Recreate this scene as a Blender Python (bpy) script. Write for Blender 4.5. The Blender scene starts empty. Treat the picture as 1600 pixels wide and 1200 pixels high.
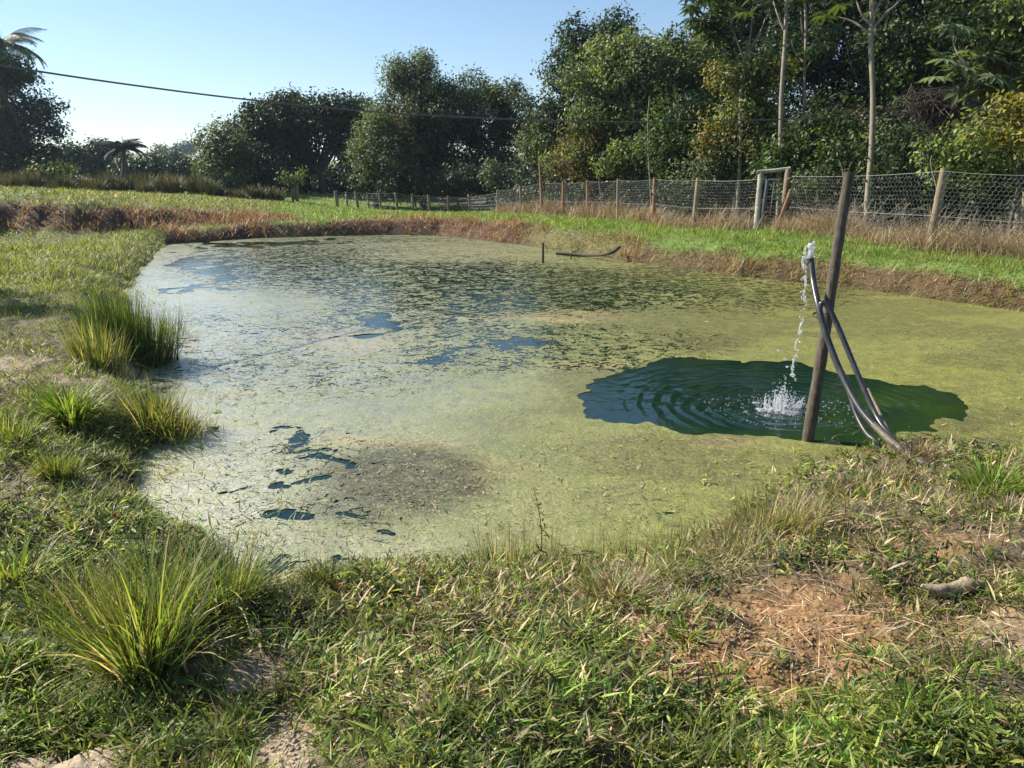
import bpy, math, random
import numpy as np
R = math.radians
rng = np.random.default_rng(11)
random.seed(5)
S = bpy.context.scene
COL = S.collection

# ------------------------------------------------------------------ camera, sky, sun, exposure
CH = 1.95; PITCH = R(15.7); F = 1200.0
cam_d = bpy.data.cameras.new('camera'); cam = bpy.data.objects.new('camera', cam_d); COL.objects.link(cam)
cam.location = (0, 0, CH); cam.rotation_euler = (R(90) - PITCH, 0, 0)
cam_d.sensor_width = 36; cam_d.lens = 27.0; cam_d.clip_start = 0.05; cam_d.clip_end = 5000
S.camera = cam
SUN_AZ = math.atan2(-0.905, 0.425)      # azimuth from +Y (clockwise positive to +X)
SUN_EL = R(36)
w = bpy.data.worlds.new('World'); S.world = w; w.use_nodes = True
wn = w.node_tree; wn.nodes.clear()
sky = wn.nodes.new('ShaderNodeTexSky'); sky.sky_type = 'NISHITA'; sky.sun_disc = False
sky.sun_elevation = SUN_EL; sky.sun_rotation = SUN_AZ
sky.air_density = 1.0; sky.dust_density = 0.0; sky.ozone_density = 3.5; sky.altitude = 300
bg = wn.nodes.new('ShaderNodeBackground'); bg.inputs[1].default_value = 0.072
wo = wn.nodes.new('ShaderNodeOutputWorld')
wn.links.new(sky.outputs[0], bg.inputs[0]); wn.links.new(bg.outputs[0], wo.inputs[0])
sd = bpy.data.lights.new('sun', 'SUN'); sd.energy = 5.0; sd.angle = R(0.5); sd.color = (1.0, 0.92, 0.77)
so = bpy.data.objects.new('sun', sd); COL.objects.link(so)
sunv = np.array([math.sin(SUN_AZ)*math.cos(SUN_EL), math.cos(SUN_AZ)*math.cos(SUN_EL), math.sin(SUN_EL)])
from mathutils import Vector
so.rotation_euler = Vector(sunv).to_track_quat('Z', 'Y').to_euler()
so.location = (-20, 10, 30)
S.render.engine = 'CYCLES'
S.view_settings.view_transform = 'Standard'; S.view_settings.look = 'None'
S.view_settings.exposure = 1.0; S.view_settings.gamma = 1.0
S.cycles.max_bounces = 8; S.cycles.transparent_max_bounces = 24
S.cycles.volume_bounces = 0

# ------------------------------------------------------------------ pixel <-> world
sp, cp = math.sin(PITCH), math.cos(PITCH)
def at(px, py, D):
    u = (px-800)/F; v = (py-600)/F
    return np.array([u*D, D*(cp - v*sp), CH - D*(sp + v*cp)])
def onz(px, py, z=0.0):
    v = (py-600)/F
    return at(px, py, (CH - z)/(sp + v*cp))
def proj(x, y, z):
    dz = z - CH
    D = np.maximum(y*cp - dz*sp, 0.01)
    vv = (-y*sp - dz*cp)
    return 800 + F*x/D, 600 + F*vv/D

# ------------------------------------------------------------------ noise (numpy)
class VN:
    def __init__(s, seed): s.g = np.random.default_rng(seed).random((256, 256))
    def __call__(s, x, y, f=1.0):
        x = np.asarray(x)*f + 1000.3; y = np.asarray(y)*f + 1000.7
        xi = np.floor(x).astype(int); yi = np.floor(y).astype(int)
        fx = x-xi; fy = y-yi; fx = fx*fx*(3-2*fx); fy = fy*fy*(3-2*fy)
        a = s.g[xi & 255, yi & 255]; b = s.g[(xi+1) & 255, yi & 255]
        c = s.g[xi & 255, (yi+1) & 255]; d = s.g[(xi+1) & 255, (yi+1) & 255]
        return (a*(1-fx)+b*fx)*(1-fy) + (c*(1-fx)+d*fx)*fy
n1, n2, n3 = VN(1), VN(2), VN(3)
def fbm(n, x, y, f, o=4):
    r = 0; a = 0.5; t = 0
    for i in range(o): r = r + a*n(x, y, f*2**i); t += a; a *= .5
    return r/t
def sstep(a, b, x):
    t = np.clip((x-a)/(b-a), 0, 1); return t*t*(3-2*t)

# ------------------------------------------------------------------ object helpers
def tag(o, label=None, cat=None, group=None, kind=None):
    if label: o['label'] = label
    if cat: o['category'] = cat
    if group: o['group'] = group
    if kind: o['kind'] = kind
    return o
def empty(name, loc, label, cat, group=None):
    o = bpy.data.objects.new(name, None); COL.objects.link(o); o.location = [float(c) for c in loc]
    o.empty_display_size = .1
    return tag(o, label, cat, group)
class MB:
    def __init__(s): s.v = []; s.f = {3: [], 4: []}; s.c = []; s.n = 0
    def add(s, v, f, c=None):
        v = np.asarray(v, float).reshape(-1, 3); f = np.asarray(f, int)
        s.v.append(v); s.f[f.shape[1]].append(f + s.n); s.n += len(v)
        if c is not None:
            c = np.asarray(c, float)
            if c.ndim == 1: c = np.tile(c, (len(v), 1))
            s.c.append(c)
    def build(s, name, mat, parent=None, smooth=False, uvw=None):
        off = np.array(parent.location) if parent is not None else np.zeros(3)
        V = np.concatenate(s.v) - off
        me = bpy.data.meshes.new(name)
        me.vertices.add(len(V)); me.vertices.foreach_set('co', V.astype(np.float32).ravel())
        loops = []; starts = []; p = 0
        for k in (3, 4):
            if s.f[k]:
                f = np.concatenate(s.f[k]); loops.append(f.ravel())
                starts.append(p + np.arange(len(f))*k); p += f.size
        L = np.concatenate(loops); st = np.concatenate(starts)
        me.loops.add(len(L)); me.loops.foreach_set('vertex_index', L.astype(np.int32))
        me.polygons.add(len(st)); me.polygons.foreach_set('loop_start', st.astype(np.int32))
        me.update(calc_edges=True)
        if smooth: me.polygons.foreach_set('use_smooth', np.ones(len(st), bool))
        if s.c:
            C = np.concatenate(s.c); C = np.concatenate([C, np.ones((len(C), 1))], 1)
            a = me.color_attributes.new('Col', 'FLOAT_COLOR', 'POINT')
            a.data.foreach_set('color', C.astype(np.float32).ravel())
        me.materials.append(mat)
        o = bpy.data.objects.new(name, me); COL.objects.link(o)
        if parent is not None: o.parent = parent
        return o
def fattr(o, name, vals):
    a = o.data.attributes.new(name, 'FLOAT', 'POINT'); a.data.foreach_set('value', np.asarray(vals, np.float32))

def tube(mb, pts, rad, n=7, c=None, cap=True, rough=0.0):
    pts = np.asarray(pts, float); m = len(pts); rad = np.broadcast_to(np.asarray(rad, float), (m,))
    t = np.gradient(pts, axis=0); t /= np.linalg.norm(t, axis=1)[:, None] + 1e-9
    ref = np.array([0, 0, 1.]) if abs(t[:, 2]).mean() < .8 else np.array([1., 0, 0])
    a = np.cross(t, ref); a /= np.linalg.norm(a, axis=1)[:, None] + 1e-9
    b = np.cross(t, a)
    th = np.linspace(0, 2*np.pi, n, endpoint=False)
    rr = rad[:, None, None]*(1 + rough*(rng.random((m, n, 1))-.5)) if rough else rad[:, None, None]
    V = pts[:, None] + rr*(a[:, None]*np.cos(th)[None, :, None] + b[:, None]*np.sin(th)[None, :, None])
    i = np.arange(m-1)[:, None]*n; j = np.arange(n)[None]; jn = (j+1) % n
    Fc = np.stack([i+j, i+jn, i+n+jn, i+n+j], -1).reshape(-1, 4)
    mb.add(V.reshape(-1, 3), Fc, c)
    if cap:
        for k in (0, m-1):
            vs = np.vstack([V[k], pts[k][None]]); idx = np.arange(n)
            mb.add(vs, np.stack([idx, (idx+1) % n, np.full(n, n)], -1), c)
def box(mb, c, s, rz=0, rx=0, ry=0, col=None, jit=0):
    v = np.array([[x, y, z] for x in (-.5, .5) for y in (-.5, .5) for z in (-.5, .5)])*np.array(s)
    if jit: v = v + (rng.random(v.shape)-.5)*jit
    for ang, ax in ((rx, 0), (ry, 1), (rz, 2)):
        if ang:
            c_, s_ = math.cos(ang), math.sin(ang); M = np.eye(3); i, j = [(1, 2), (2, 0), (0, 1)][ax]
            M[i, i] = c_; M[j, j] = c_; M[i, j] = -s_; M[j, i] = s_; v = v@M.T
    mb.add(v + np.array(c), [[0, 1, 3, 2], [4, 6, 7, 5], [0, 4, 5, 1], [2, 3, 7, 6], [0, 2, 6, 4], [1, 5, 7, 3]], col)
def curve(pts, n=24):
    pts = np.asarray(pts, float); m = len(pts)
    out = []
    P = np.vstack([2*pts[0]-pts[1], pts, 2*pts[-1]-pts[-2]])
    for i in range(m-1):
        p0, p1, p2, p3 = P[i:i+4]
        for t in np.linspace(0, 1, max(2, n//(m-1)), endpoint=False):
            out.append(.5*((2*p1)+(-p0+p2)*t+(2*p0-5*p1+4*p2-p3)*t*t+(-p0+3*p1-3*p2+p3)*t**3))
    out.append(pts[-1]); return np.array(out)

def blades(mb, root, L, W, az, tilt, bend, col, S_=3, tipcol=None, basecol=None, face=None, belly=False):
    N = len(root); L = np.broadcast_to(L, N); W = np.broadcast_to(W, N)
    h = np.stack([np.cos(az), np.sin(az), np.zeros(N)], 1)
    tw = az + np.pi/2 + (rng.random(N)-.5)*1.6 if face is None else face
    wv = np.stack([np.cos(tw), np.sin(tw), (rng.random(N)-.5)*.5], 1)
    p = root.copy(); V = np.zeros((N, S_+1, 2, 3))
    for k in range(S_+1):
        t = k/S_
        prof = (1-t**1.8)*.97+.03
        if belly: prof = prof*(.35+.65*min(1, t*3.2))
        wk = (W*prof*.5)[:, None]*wv
        V[:, k, 0] = p - wk; V[:, k, 1] = p + wk
        th = tilt + bend*(t+.5/S_)
        p = p + (L/S_)[:, None]*(np.sin(th)[:, None]*h + np.cos(th)[:, None]*np.array([0, 0, 1.]))
    base = (np.arange(N)*(S_+1)*2)[:, None]; k = np.arange(S_)[None]*2
    Fc = np.stack([base+k, base+k+1, base+k+3, base+k+2], -1).reshape(-1, 4)
    C = np.repeat(col[:, None], S_+1, 1)
    tt = np.linspace(0, 1, S_+1)[None, :, None]
    if tipcol is not None: C = C*(1-tt**3*.8) + np.asarray(tipcol)*(tt**3*.8)
    if basecol is not None: C = C*(1-(1-tt)**2*.6) + np.asarray(basecol)*((1-tt)**2*.6)
    C = np.repeat(C, 2, 1).reshape(-1, 3)
    mb.add(V.reshape(-1, 3), Fc, C)

def leaves(mb, pos, nrm, size, col, aspect=.45, fold=.25):
    """pointed leaves, two folded quads' worth of triangles"""
    N = len(pos)
    nrm = nrm/(np.linalg.norm(nrm, axis=1)[:, None]+1e-9)
    r = rng.normal(size=(N, 3)); r[:, 2] -= .5
    t = r - (r*nrm).sum(1)[:, None]*nrm; t /= np.linalg.norm(t, axis=1)[:, None]+1e-9
    s = np.cross(nrm, t); size = np.broadcast_to(size, N)[:, None]
    b = pos - t*size*.5; tip = pos + t*size*.5 - nrm*size*.12
    l = pos - s*size*aspect*.5 + nrm*size*fold*aspect*.5; rr = pos + s*size*aspect*.5 + nrm*size*fold*aspect*.5
    V = np.stack([b, l, tip, rr], 1).reshape(-1, 3)
    i = np.arange(N)*4
    Fc = np.concatenate([np.stack([i, i+1, i+2], 1), np.stack([i, i+2, i+3], 1)])
    mb.add(V, Fc, np.repeat(col, 4, 0))

# ------------------------------------------------------------------ material helpers
def mat(name):
    m = bpy.data.materials.new(name); m.use_nodes = True; nt = m.node_tree; nt.nodes.clear()
    return m, nt
class NT:
    def __init__(s, nt): s.t = nt
    def n(s, typ, **k):
        nd = s.t.nodes.new('ShaderNode'+typ)
        for a, b in k.items():
            if a.startswith('i_'):
                key = a[2:]; key = int(key) if key.isdigit() else key.replace('_', ' ')
                s.set(nd, key, b)
            else: setattr(nd, a, b)
        return nd
    def set(s, nd, key, b):
        inp = nd.inputs[key]
        if hasattr(b, 'outputs'): s.t.links.new(b.outputs[0], inp)
        elif isinstance(b, bpy.types.NodeSocket): s.t.links.new(b, inp)
        else:
            if isinstance(b, tuple) and len(b) == 3 and inp.type == 'RGBA': b = b+(1,)
            inp.default_value = b
    def link(s, a, b): s.t.links.new(a, b)
    def noise(s, scale, detail=4, rough=.55, vec=None, dist=0):
        nd = s.n('TexNoise', i_Scale=scale, i_Detail=float(detail), i_Roughness=rough, i_Distortion=dist)
        if vec is not None: s.set(nd, 'Vector', vec)
        return nd
    def ramp(s, fac, stops):
        nd = s.n('ValToRGB'); s.set(nd, 0, fac); e = nd.color_ramp.elements
        while len(e) > 1: e.remove(e[0])
        for i, (p, c) in enumerate(stops):
            el = e[0] if i == 0 else e.new(p)
            el.position = p
            c = (c, c, c) if not isinstance(c, tuple) else c
            el.color = c + (1,)
        return nd
    def mix(s, f, a, b, mode='MIX'):
        nd = s.n('Mix', data_type='RGBA', blend_type=mode)
        s.set(nd, 0, f); s.set(nd, 6, a); s.set(nd, 7, b); nd2 = nd.outputs[2]; return nd2
    def math(s, op, a, b=0.0, clamp=False):
        nd = s.n('Math', operation=op, use_clamp=clamp); s.set(nd, 0, a); s.set(nd, 1, b); return nd.outputs[0]
    def out(s, sh, disp=None):
        o = s.n('OutputMaterial'); s.set(o, 0, sh)
        if disp is not None: s.set(o, 2, disp)

def leaf_mat(name, trans=.35, rough=.45, spec=.5, tint=1.0):
    m, nt = mat(name); g = NT(nt)
    col = g.n('Attribute', attribute_name='Col')
    n = g.noise(3.0, 2)
    g.set(n, 'Vector', g.n('NewGeometry').outputs['Position'])
    var = g.ramp(n, [(.3, .75), (.7, 1.25)])
    c = g.mix(1.0, col.outputs['Color'], var.outputs[0], 'MULTIPLY')
    pb = g.n('BsdfPrincipled', i_Roughness=rough); g.set(pb, 'Base Color', c)
    pb.inputs['Specular IOR Level'].default_value = spec
    tr = g.n('BsdfTranslucent')
    tc = g.mix(1.0, c, (1.2*tint, 1.22*tint, .6*tint), 'MULTIPLY'); g.set(tr, 0, tc)
    ms = g.n('MixShader', i_0=trans); g.link(pb.outputs[0], ms.inputs[1]); g.link(tr.outputs[0], ms.inputs[2])
    g.out(ms); return m
M = {}
M['grass'] = leaf_mat('grass_blades', .42, .5, .35)
M['leaf'] = leaf_mat('tree_leaves', .4, .5, .4)
M['leaf_dark'] = leaf_mat('dark_tree_leaves', .2, .55, .35)
M['straw'] = leaf_mat('dry_straw', .08, .7, .2)

def wood_mat(name, c1, c2, scale=8, bump=.4, rough=.85, stretch=8):
    m, nt = mat(name); g = NT(nt)
    tc = g.n('TexCoord'); mp = g.n('Mapping'); g.set(mp, 0, tc.outputs['Object'])
    mp.inputs['Scale'].default_value = (stretch, stretch, 1)
    n = g.noise(scale, 5, .65, mp); n_b = g.noise(scale*.3, 3, .6, tc.outputs['Object'])
    c = g.ramp(n, [(.3, c1), (.7, c2)])
    c = g.mix(g.ramp(n_b, [(.35, 0.), (.7, .6)]).outputs[0], c.outputs[0], tuple(x*.5 for x in c1))
    b = g.n('Bump', i_Strength=bump, i_Distance=.01); g.set(b, 'Height', n)
    pb = g.n('BsdfPrincipled', i_Roughness=rough); g.set(pb, 'Base Color', c); g.set(pb, 'Normal', b)
    g.out(pb); return m
M['post'] = wood_mat('weathered_post_wood', (.17, .13, .09), (.36, .29, .20))
M['redpost'] = wood_mat('reddish_post_wood', (.22, .10, .06), (.38, .21, .13))
M['palepost'] = wood_mat('pale_timber', (.30, .28, .21), (.56, .54, .43))
M['plank'] = wood_mat('red_brown_plank', (.32, .14, .07), (.50, .26, .15))
M['pole'] = wood_mat('old_wet_pole_wood', (.035, .027, .02), (.15, .118, .085), 6, .7)
M['bark_pale'] = wood_mat('pale_bark', (.17, .14, .10), (.36, .31, .23), 5, .3, .85, 3)
M['bark'] = wood_mat('dark_bark', (.05, .04, .03), (.14, .11, .085), 5, .4, .9, 3)
M['drift'] = wood_mat('grey_dry_wood', (.30, .22, .15), (.55, .46, .34), 18, .8, .9, 5)

# ------------------------------------------------------------------ pond outline (built from ground positions)
edge_px = [ # px, py, bank width (m)
 (1600,487,1.0),(1500,474,1.0),(1400,459,1.0),(1300,447,1.0),(1200,437,1.0),(1100,424,1.0),(1000,411,1.0),(950,404,1.0),(900,396,1.0),
 (850,389,1.0),(800,381,1.1),(740,374,1.0),(680,368,.6),(600,367,.45),(500,369,.4),(400,372,.4),(330,377,.4),(265,382,.5),(246,392,.8),
 (240,405,.9),(215,420,.9),(212,440,.9),(190,460,.9),(205,500,.8),(222,535,.8),(250,556,.6),(215,585,.5),(205,610,.5),(262,640,.5),(300,668,.5),(258,690,.6),
 (200,722,.7),(205,760,.7),(262,800,.7),(330,850,.6),(392,905,.4),(400,940,.4),(455,930,.45),(520,915,.5),(600,896,.6),(700,885,.7),(800,884,.7),
 (900,876,.7),(1000,872,.7),(1080,845,.7),(1130,818,.7),(1180,805,.7),(1215,770,.7),(1250,738,.6),(1310,712,.6),(1380,704,.6),(1440,706,.7),(1520,706,.9),(1620,706,.9)]
PE = [tuple(onz(a, b)[:2])+(c,) for a, b, c in edge_px]
x0, y0 = PE[-1][:2]
PE += [(x0+1.2, y0+.1, .8), (x0+3.0, y0+.6, .8), (x0+5.2, y0+1.5, 1), (x0+6.6, y0+3.0, 1), (x0+5.5, y0+4.6, 1), (PE[0][0]+1.6, PE[0][1]-.9, 1)]
PE = np.array(PE); PX, PY, PW = PE.T
def poly_sdf(x, y, px, py, w=None):
    shp = np.shape(x); x = np.ravel(x); y = np.ravel(y)
    best = np.full(len(x), 1e9); bw = np.ones(len(x)); inside = np.zeros(len(x), bool); n = len(px)
    for i in range(n):
        j = (i+1) % n; ax, ay, bx, by = px[i], py[i], px[j], py[j]
        dx, dy = bx-ax, by-ay; t = np.clip(((x-ax)*dx+(y-ay)*dy)/(dx*dx+dy*dy+1e-12), 0, 1)
        d = np.hypot(x-ax-t*dx, y-ay-t*dy); m = d < best; best = np.where(m, d, best)
        if w is not None: bw = np.where(m, w[i]*(1-t)+w[j]*t, bw)
        c = ((ay > y) != (by > y)) & (x < dx*(y-ay)/(dy+1e-15)+ax); inside ^= c
    d = np.where(inside, -best, best).reshape(shp)
    return (d, bw.reshape(shp)) if w is not None else d

# ------------------------------------------------------------------ terrain
ctrl = []
def cz(px, py, z): p = onz(px, py, z); ctrl.append((p[0], p[1], z))
def cd(px, py, D): p = at(px, py, D); ctrl.append((p[0], p[1], p[2]))
for px in (-300, 200, 700, 1200, 1800): cz(px, 1250, .36)
for px, py, z in ((-200,900,.34),(60,900,.30),(330,1010,.26),(600,1000,.28),(850,970,.28),(1100,930,.30),(1350,900,.34),(1600,850,.32),(1800,780,.28),
                  (1300,790,.22),(1450,745,.20),(1600,752,.17),(1700,745,.17),(1500,1000,.36),(1000,1080,.34),
                  (-150,560,.34),(60,560,.28),(60,700,.26),(60,480,.32),(-150,450,.38),(150,420,.34),(60,390,.38)): cz(px, py, z)
for x, y, z in ((0,0,.36),(-4,-3,.4),(4,-3,.4),(0,-12,.5),(-12,0,.4),(12,0,.4),(-14,-14,.6),(14,-14,.6),(-30,8,.8),(30,4,.6)): ctrl.append((x, y, z))
# left scarp: base then top
for px, pb, pt in ((-250,366,322),(-100,362,320),(0,358,320),(60,358,322),(120,358,323),(180,357,326),(250,351,331),(330,346,336)):
    p = onz(px, pb, .40); ctrl.append(tuple(p))
    zt = .98 if px < 150 else (.98 - (px-150)/180*.42)
    d2 = (p[1]+.32); q = np.array([p[0]*d2/p[1], d2]); ctrl.append((q[0], q[1], zt))
for px, py, D in ((-300,300,34),(0,303,33),(150,304,34),(300,308,34),(420,316,34),(60,296,44),(200,297,45),(330,302,45),(420,330,27),(520,334,30),
                  (0,281,64),(150,281,66),(300,286,64),(400,296,58),(500,304,52)): cd(px, py, D)
for px, py, D in ((600,332,34),(680,333,36),(527,327,44),(620,331,44),(735,332,42),(778,334,38),(815,335,34),(880,338,30),(965,344,26),(1021,350,23.2),
                  (1085,358,20.7),(1180,361,19),(1225,362,18.6),(1350,378,16.3),(1455,392,14.7),(1620,412,13.2)): cd(px, py, D)
for px, py, D in ((620,308,60),(760,308,56),(900,320,42),(1000,325,34),(1150,335,27),(1350,345,23),(1600,365,20),(1900,400,17)): cd(px, py, D)
for px, pt, z in ((500,347,.5),(600,346,.5),(650,347,.52),(700,349,.55),(800,352,.5),(900,360,.48),(1000,370,.48),(1100,382,.5),(1200,392,.52),(1300,402,.52),(1400,414,.52),(1500,424,.52),(1600,438,.52)): cz(px, pt, z)
CT = np.array(ctrl)
def _sol():
    n = len(CT); d = np.hypot(CT[:, None, 0]-CT[None, :, 0], CT[:, None, 1]-CT[None, :, 1])
    A = np.zeros((n+1, n+1)); A[:n, :n] = d + np.eye(n)*-.02; A[:n, n] = 1; A[n, :n] = 1
    b = np.concatenate([CT[:, 2], [0]]); return np.linalg.lstsq(A, b, rcond=None)[0]
WT = _sol()
def far_z(x, y):
    r = np.hypot(x, y); a = np.degrees(np.arctan2(x, y))
    h = 5.2*sstep(150, 420, r)*np.exp(-((a+25)/10)**2) + 2*sstep(120, 400, r)*np.exp(-((a+4)/30)**2) + 1.5*sstep(100, 500, r)
    h = h + 7*sstep(500, 1400, r)*fbm(n2, x, y, .004, 3)
    return h
def terrain0(x, y):
    shp = np.shape(x); x = np.ravel(x).astype(float); y = np.ravel(y).astype(float); out = np.zeros(len(x))
    for s in range(0, len(x), 40000):
        xs, ys = x[s:s+40000], y[s:s+40000]
        d = np.hypot(xs[:, None]-CT[None, :, 0], ys[:, None]-CT[None, :, 1]); out[s:s+40000] = d@WT[:-1] + WT[-1]
    r = np.hypot(x, y); k = sstep(60, 110, r)
    out = np.clip(out, -2.5, 2.5)*(1-k) + (.6+far_z(x, y))*k
    return out.reshape(shp)
def terrain(x, y, full=False):
    t = terrain0(x, y); d, w_ = poly_sdf(x, y, PX, PY, PW)
    d = d + (fbm(n3, x, y, 1.6, 3)-.5)*.28*np.clip(w_, .4, 1)
    r = np.hypot(x, y); rough = .10*(1-sstep(25, 60, r))
    nz = (fbm(n1, x, y, 1.3, 4)-.5)*rough*1.5 + (fbm(n2, x, y, 5, 3)-.5)*.10*(1-sstep(8, 20, r))
    prof = np.clip(d/w_, 0, 1); prof = 1-(1-prof)**1.9
    z = np.where(d > 0, .012 + (t+nz-.012)*prof, np.maximum(-1.2, d*.55))
    z = np.where(d > 0, z + (fbm(n1, x, y, 2.2, 3)-.5)*.14*np.exp(-((d-.35)/.3)**2)*(y > 9), z)
    return (z, d) if full else z
radii = [.4]
while radii[-1] < 1100: radii.append(radii[-1]*(1.0105 if radii[-1] < 45 else 1.03))
radii = np.array(radii)
ang = np.concatenate([np.linspace(-180, -46, 50, endpoint=False), np.linspace(-46, 46, 520, endpoint=False), np.linspace(46, 180, 50, endpoint=False)])
A_, R_ = np.meshgrid(np.radians(ang), radii); GX = R_*np.sin(A_); GY = R_*np.cos(A_)
GZ, GD = terrain(GX, GY, True)
nr, na = GX.shape
def grid_faces(nr, na, wrap=True):
    i = np.arange(nr-1)[:, None]*na; j = np.arange(na if wrap else na-1)[None]; jn = (j+1) % na
    return np.stack([i+j, i+na+j, i+na+jn, i+jn], -1).reshape(-1, 4)
mb = MB(); mb.add(np.stack([GX, GY, GZ], -1).reshape(-1, 3), grid_faces(nr, na))
mb.v.append(np.array([[0, 0, float(GZ[0].mean())]])); c = nr*na; j = np.arange(na)
mb.f[3].append(np.stack([np.full(na, c), j, (j+1) % na], 1))

# ground painting: soil, rust bank, turf
px_, py_ = proj(GX, GY, GZ)
def ell(px, py, cx, cy, rx, ry, soft=.35, a=0):
    dx, dy = px-cx, py-cy
    if a: dx, dy = dx*math.cos(a)+dy*math.sin(a), -dx*math.sin(a)+dy*math.cos(a)
    q = np.sqrt((dx/rx)**2+(dy/ry)**2); return 1-sstep(1-soft, 1+soft, q)
def zone(x, y, z, d):
    """what grows where on the ground"""
    px, py = proj(x, y, z); nz = fbm(n1, x, y, 1.1, 3); nf = fbm(n2, x, y, 5, 2)
    q = (nf-.5)*1.0; front = y > .3
    dirt = np.maximum(ell(px, py, 1215+q*90, 1015+q*70, 215, 105), ell(px, py, 1330, 960, 150, 40)*.6)
    dirt = np.maximum.reduce([dirt, ell(px, py, 1180, 1090, 130, 45)*.75, ell(px+q*120, py+q*60, 1500, 985, 150, 34)*.6, ell(px+q*100, py+q*40, 1440, 850, 160, 22)*.5, ell(px+q*100, py+q*40, 700, 1010, 110, 22)*.35, ell(px+q*90, py+q*60, 620, 950, 130, 18)*.4])
    mud = np.maximum.reduce([ell(px, py, 450, 1165, 50, 75), ell(px, py, 90, 1215, 110, 42), ell(px, py, 395, 1050, 50, 25)*.8,
                             ell(px, py, 30, 568, 90, 12)*.9, ell(px, py, 100, 590, 120, 16)*.5, ell(px, py, 640, 1080, 40, 25)*.5,
                             ell(px, py, 180, 580, 40, 18)*.6, ell(px, py, 1590, 1000, 70, 50)*.4])
    dirt = dirt*front; mud = mud*front
    far = y > 8.5
    dry0 = 0
    wbank = np.interp(px, [600, 660, 900, 1100, 1600], [.6, 1.3, 1.0, .42, .36])
    rust = (1-sstep(wbank*.65, wbank*1.15, d+(nz-.5)*1.2))*far*(px > 262)
    g_in = ell(px, py, 905, 372, 80, 32, .4)*.6 + ell(px, py, 1060, 395, 60, 12)*.25
    rust = np.clip(rust-g_in*far, 0, 1); rbk = rust*sstep(880, 1080, px); rust = rust*(1-.6*sstep(880, 1080, px))
    # left scarp: rust earth, with its shade put in as darker colour
    p_b = np.interp(px, [-400, 0, 120, 200, 260, 330, 420, 520], [368, 358, 358, 358, 352, 350, 346, 345])
    p_t = np.interp(px, [-400, 0, 120, 200, 260, 330, 420, 520], [316, 317, 321, 324, 327, 331, 334, 343])
    sc = sstep(p_t-2, p_t+4, py+(nz-.5)*10)*(1-sstep(p_b-3, p_b+5, py+(nz-.5)*14))*(px < 470)*far
    scr = sc
    dryR = ell(px, py, 1400, 800, 420, 110, .5)*.9*front + ell(px, py, 760, 935, 400, 55, .5)*.75 + ell(px, py, 1450, 950, 300, 90)*.6 + ell(px, py, 600, 1080, 160, 50, .6)*.3
    dryF = np.maximum(dryR, ell(px, py, 1250, 445, 500, 26, .6)*.3*far)
    lush = np.maximum.reduce([ell(px, py, 60, 1060, 280, 170, .5), ell(px, py, 1420, 1150, 330, 90, .5), ell(px, py, 60, 660, 170, 130, .5)*.7,
                              ell(px, py, 1600, 760, 120, 60)*.8, ell(px, py, 20, 430, 120, 60)*.5])
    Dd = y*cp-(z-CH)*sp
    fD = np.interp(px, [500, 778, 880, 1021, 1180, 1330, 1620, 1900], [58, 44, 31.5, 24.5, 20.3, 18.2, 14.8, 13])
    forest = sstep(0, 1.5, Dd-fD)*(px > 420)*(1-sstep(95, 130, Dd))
    green_far = sstep(wbank*.75, wbank*1.25, d+(nz-.5))*far*(px > 430)
    return dict(forest=forest, px=px, py=py, nz=nz, nf=nf, dirt=dirt, mud=mud, scarp=scr, rust=np.maximum(rust, scr), rbk=rbk, dry=np.clip(dryF, 0, 1), lush=lush*front, far=far, gfar=green_far)
Z = zone(GX, GY, GZ, GD)
g_soil = np.array([.12, .09, .055]); g_dirt = np.array([.30, .17, .075]); g_mud = np.array([.36, .28, .20]); g_rust = np.array([.11, .06, .038])  # rust earth tone darkened to carry the shade of the scarp
g_turf = np.array([.16, .18, .055]); g_turf2 = np.array([.14, .23, .04]); g_bed = np.array([.05, .05, .02])
r_ = np.hypot(GX, GY)
C = g_soil + (Z['nz'][..., None]-.5)*.05 + np.zeros(GX.shape+(3,))
k = sstep(6, 16, r_)[..., None]; C = C*(1-k) + g_turf*k
k = Z['gfar'][..., None]; C = C*(1-k*.9) + g_turf2*k*.9
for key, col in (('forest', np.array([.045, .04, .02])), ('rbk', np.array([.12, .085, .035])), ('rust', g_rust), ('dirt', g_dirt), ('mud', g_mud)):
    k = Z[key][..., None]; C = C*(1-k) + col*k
k = (GD < 0)[..., None]; C = np.where(k, g_bed, C)
fbr = fbm(n3, GX, GY, .05, 3); k = (sstep(90, 200, r_)*sstep(.4, .6, fbr))[..., None]*.5
C = C*(1-k) + np.array([.20, .19, .09])*k
C = np.clip(C, .01, .9).reshape(-1, 3)
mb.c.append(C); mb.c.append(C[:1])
m, nt = mat('earth'); g = NT(nt)
col = g.n('Attribute', attribute_name='Col'); geo = g.n('NewGeometry')
na_ = g.noise(9, 6, .65, geo.outputs['Position']); nb = g.noise(70, 5, .7, geo.outputs['Position']); ncl = g.n('TexVoronoi', i_Scale=38.0); g.set(ncl, 'Vector', geo.outputs['Position'])
c_ = g.mix(1.0, col.outputs['Color'], g.ramp(na_, [(.28, .6), (.72, 1.35)]).outputs[0], 'MULTIPLY')
c_ = g.mix(1.0, c_, g.ramp(nb, [(.3, .65), (.7, 1.3)]).outputs[0], 'MULTIPLY')
hh = g.math('ADD', g.math('MULTIPLY', na_.outputs[0], .6), g.math('MULTIPLY', nb.outputs[0], .35))
hh = g.math('SUBTRACT', hh, g.math('MULTIPLY', ncl.outputs[0], .35))
bp = g.n('Bump', i_Strength=.9, i_Distance=.035); g.set(bp, 'Height', hh)
pb = g.n('BsdfPrincipled', i_Roughness=.92); g.set(pb, 'Base Color', c_); g.set(pb, 'Normal', bp); g.out(pb)
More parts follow.
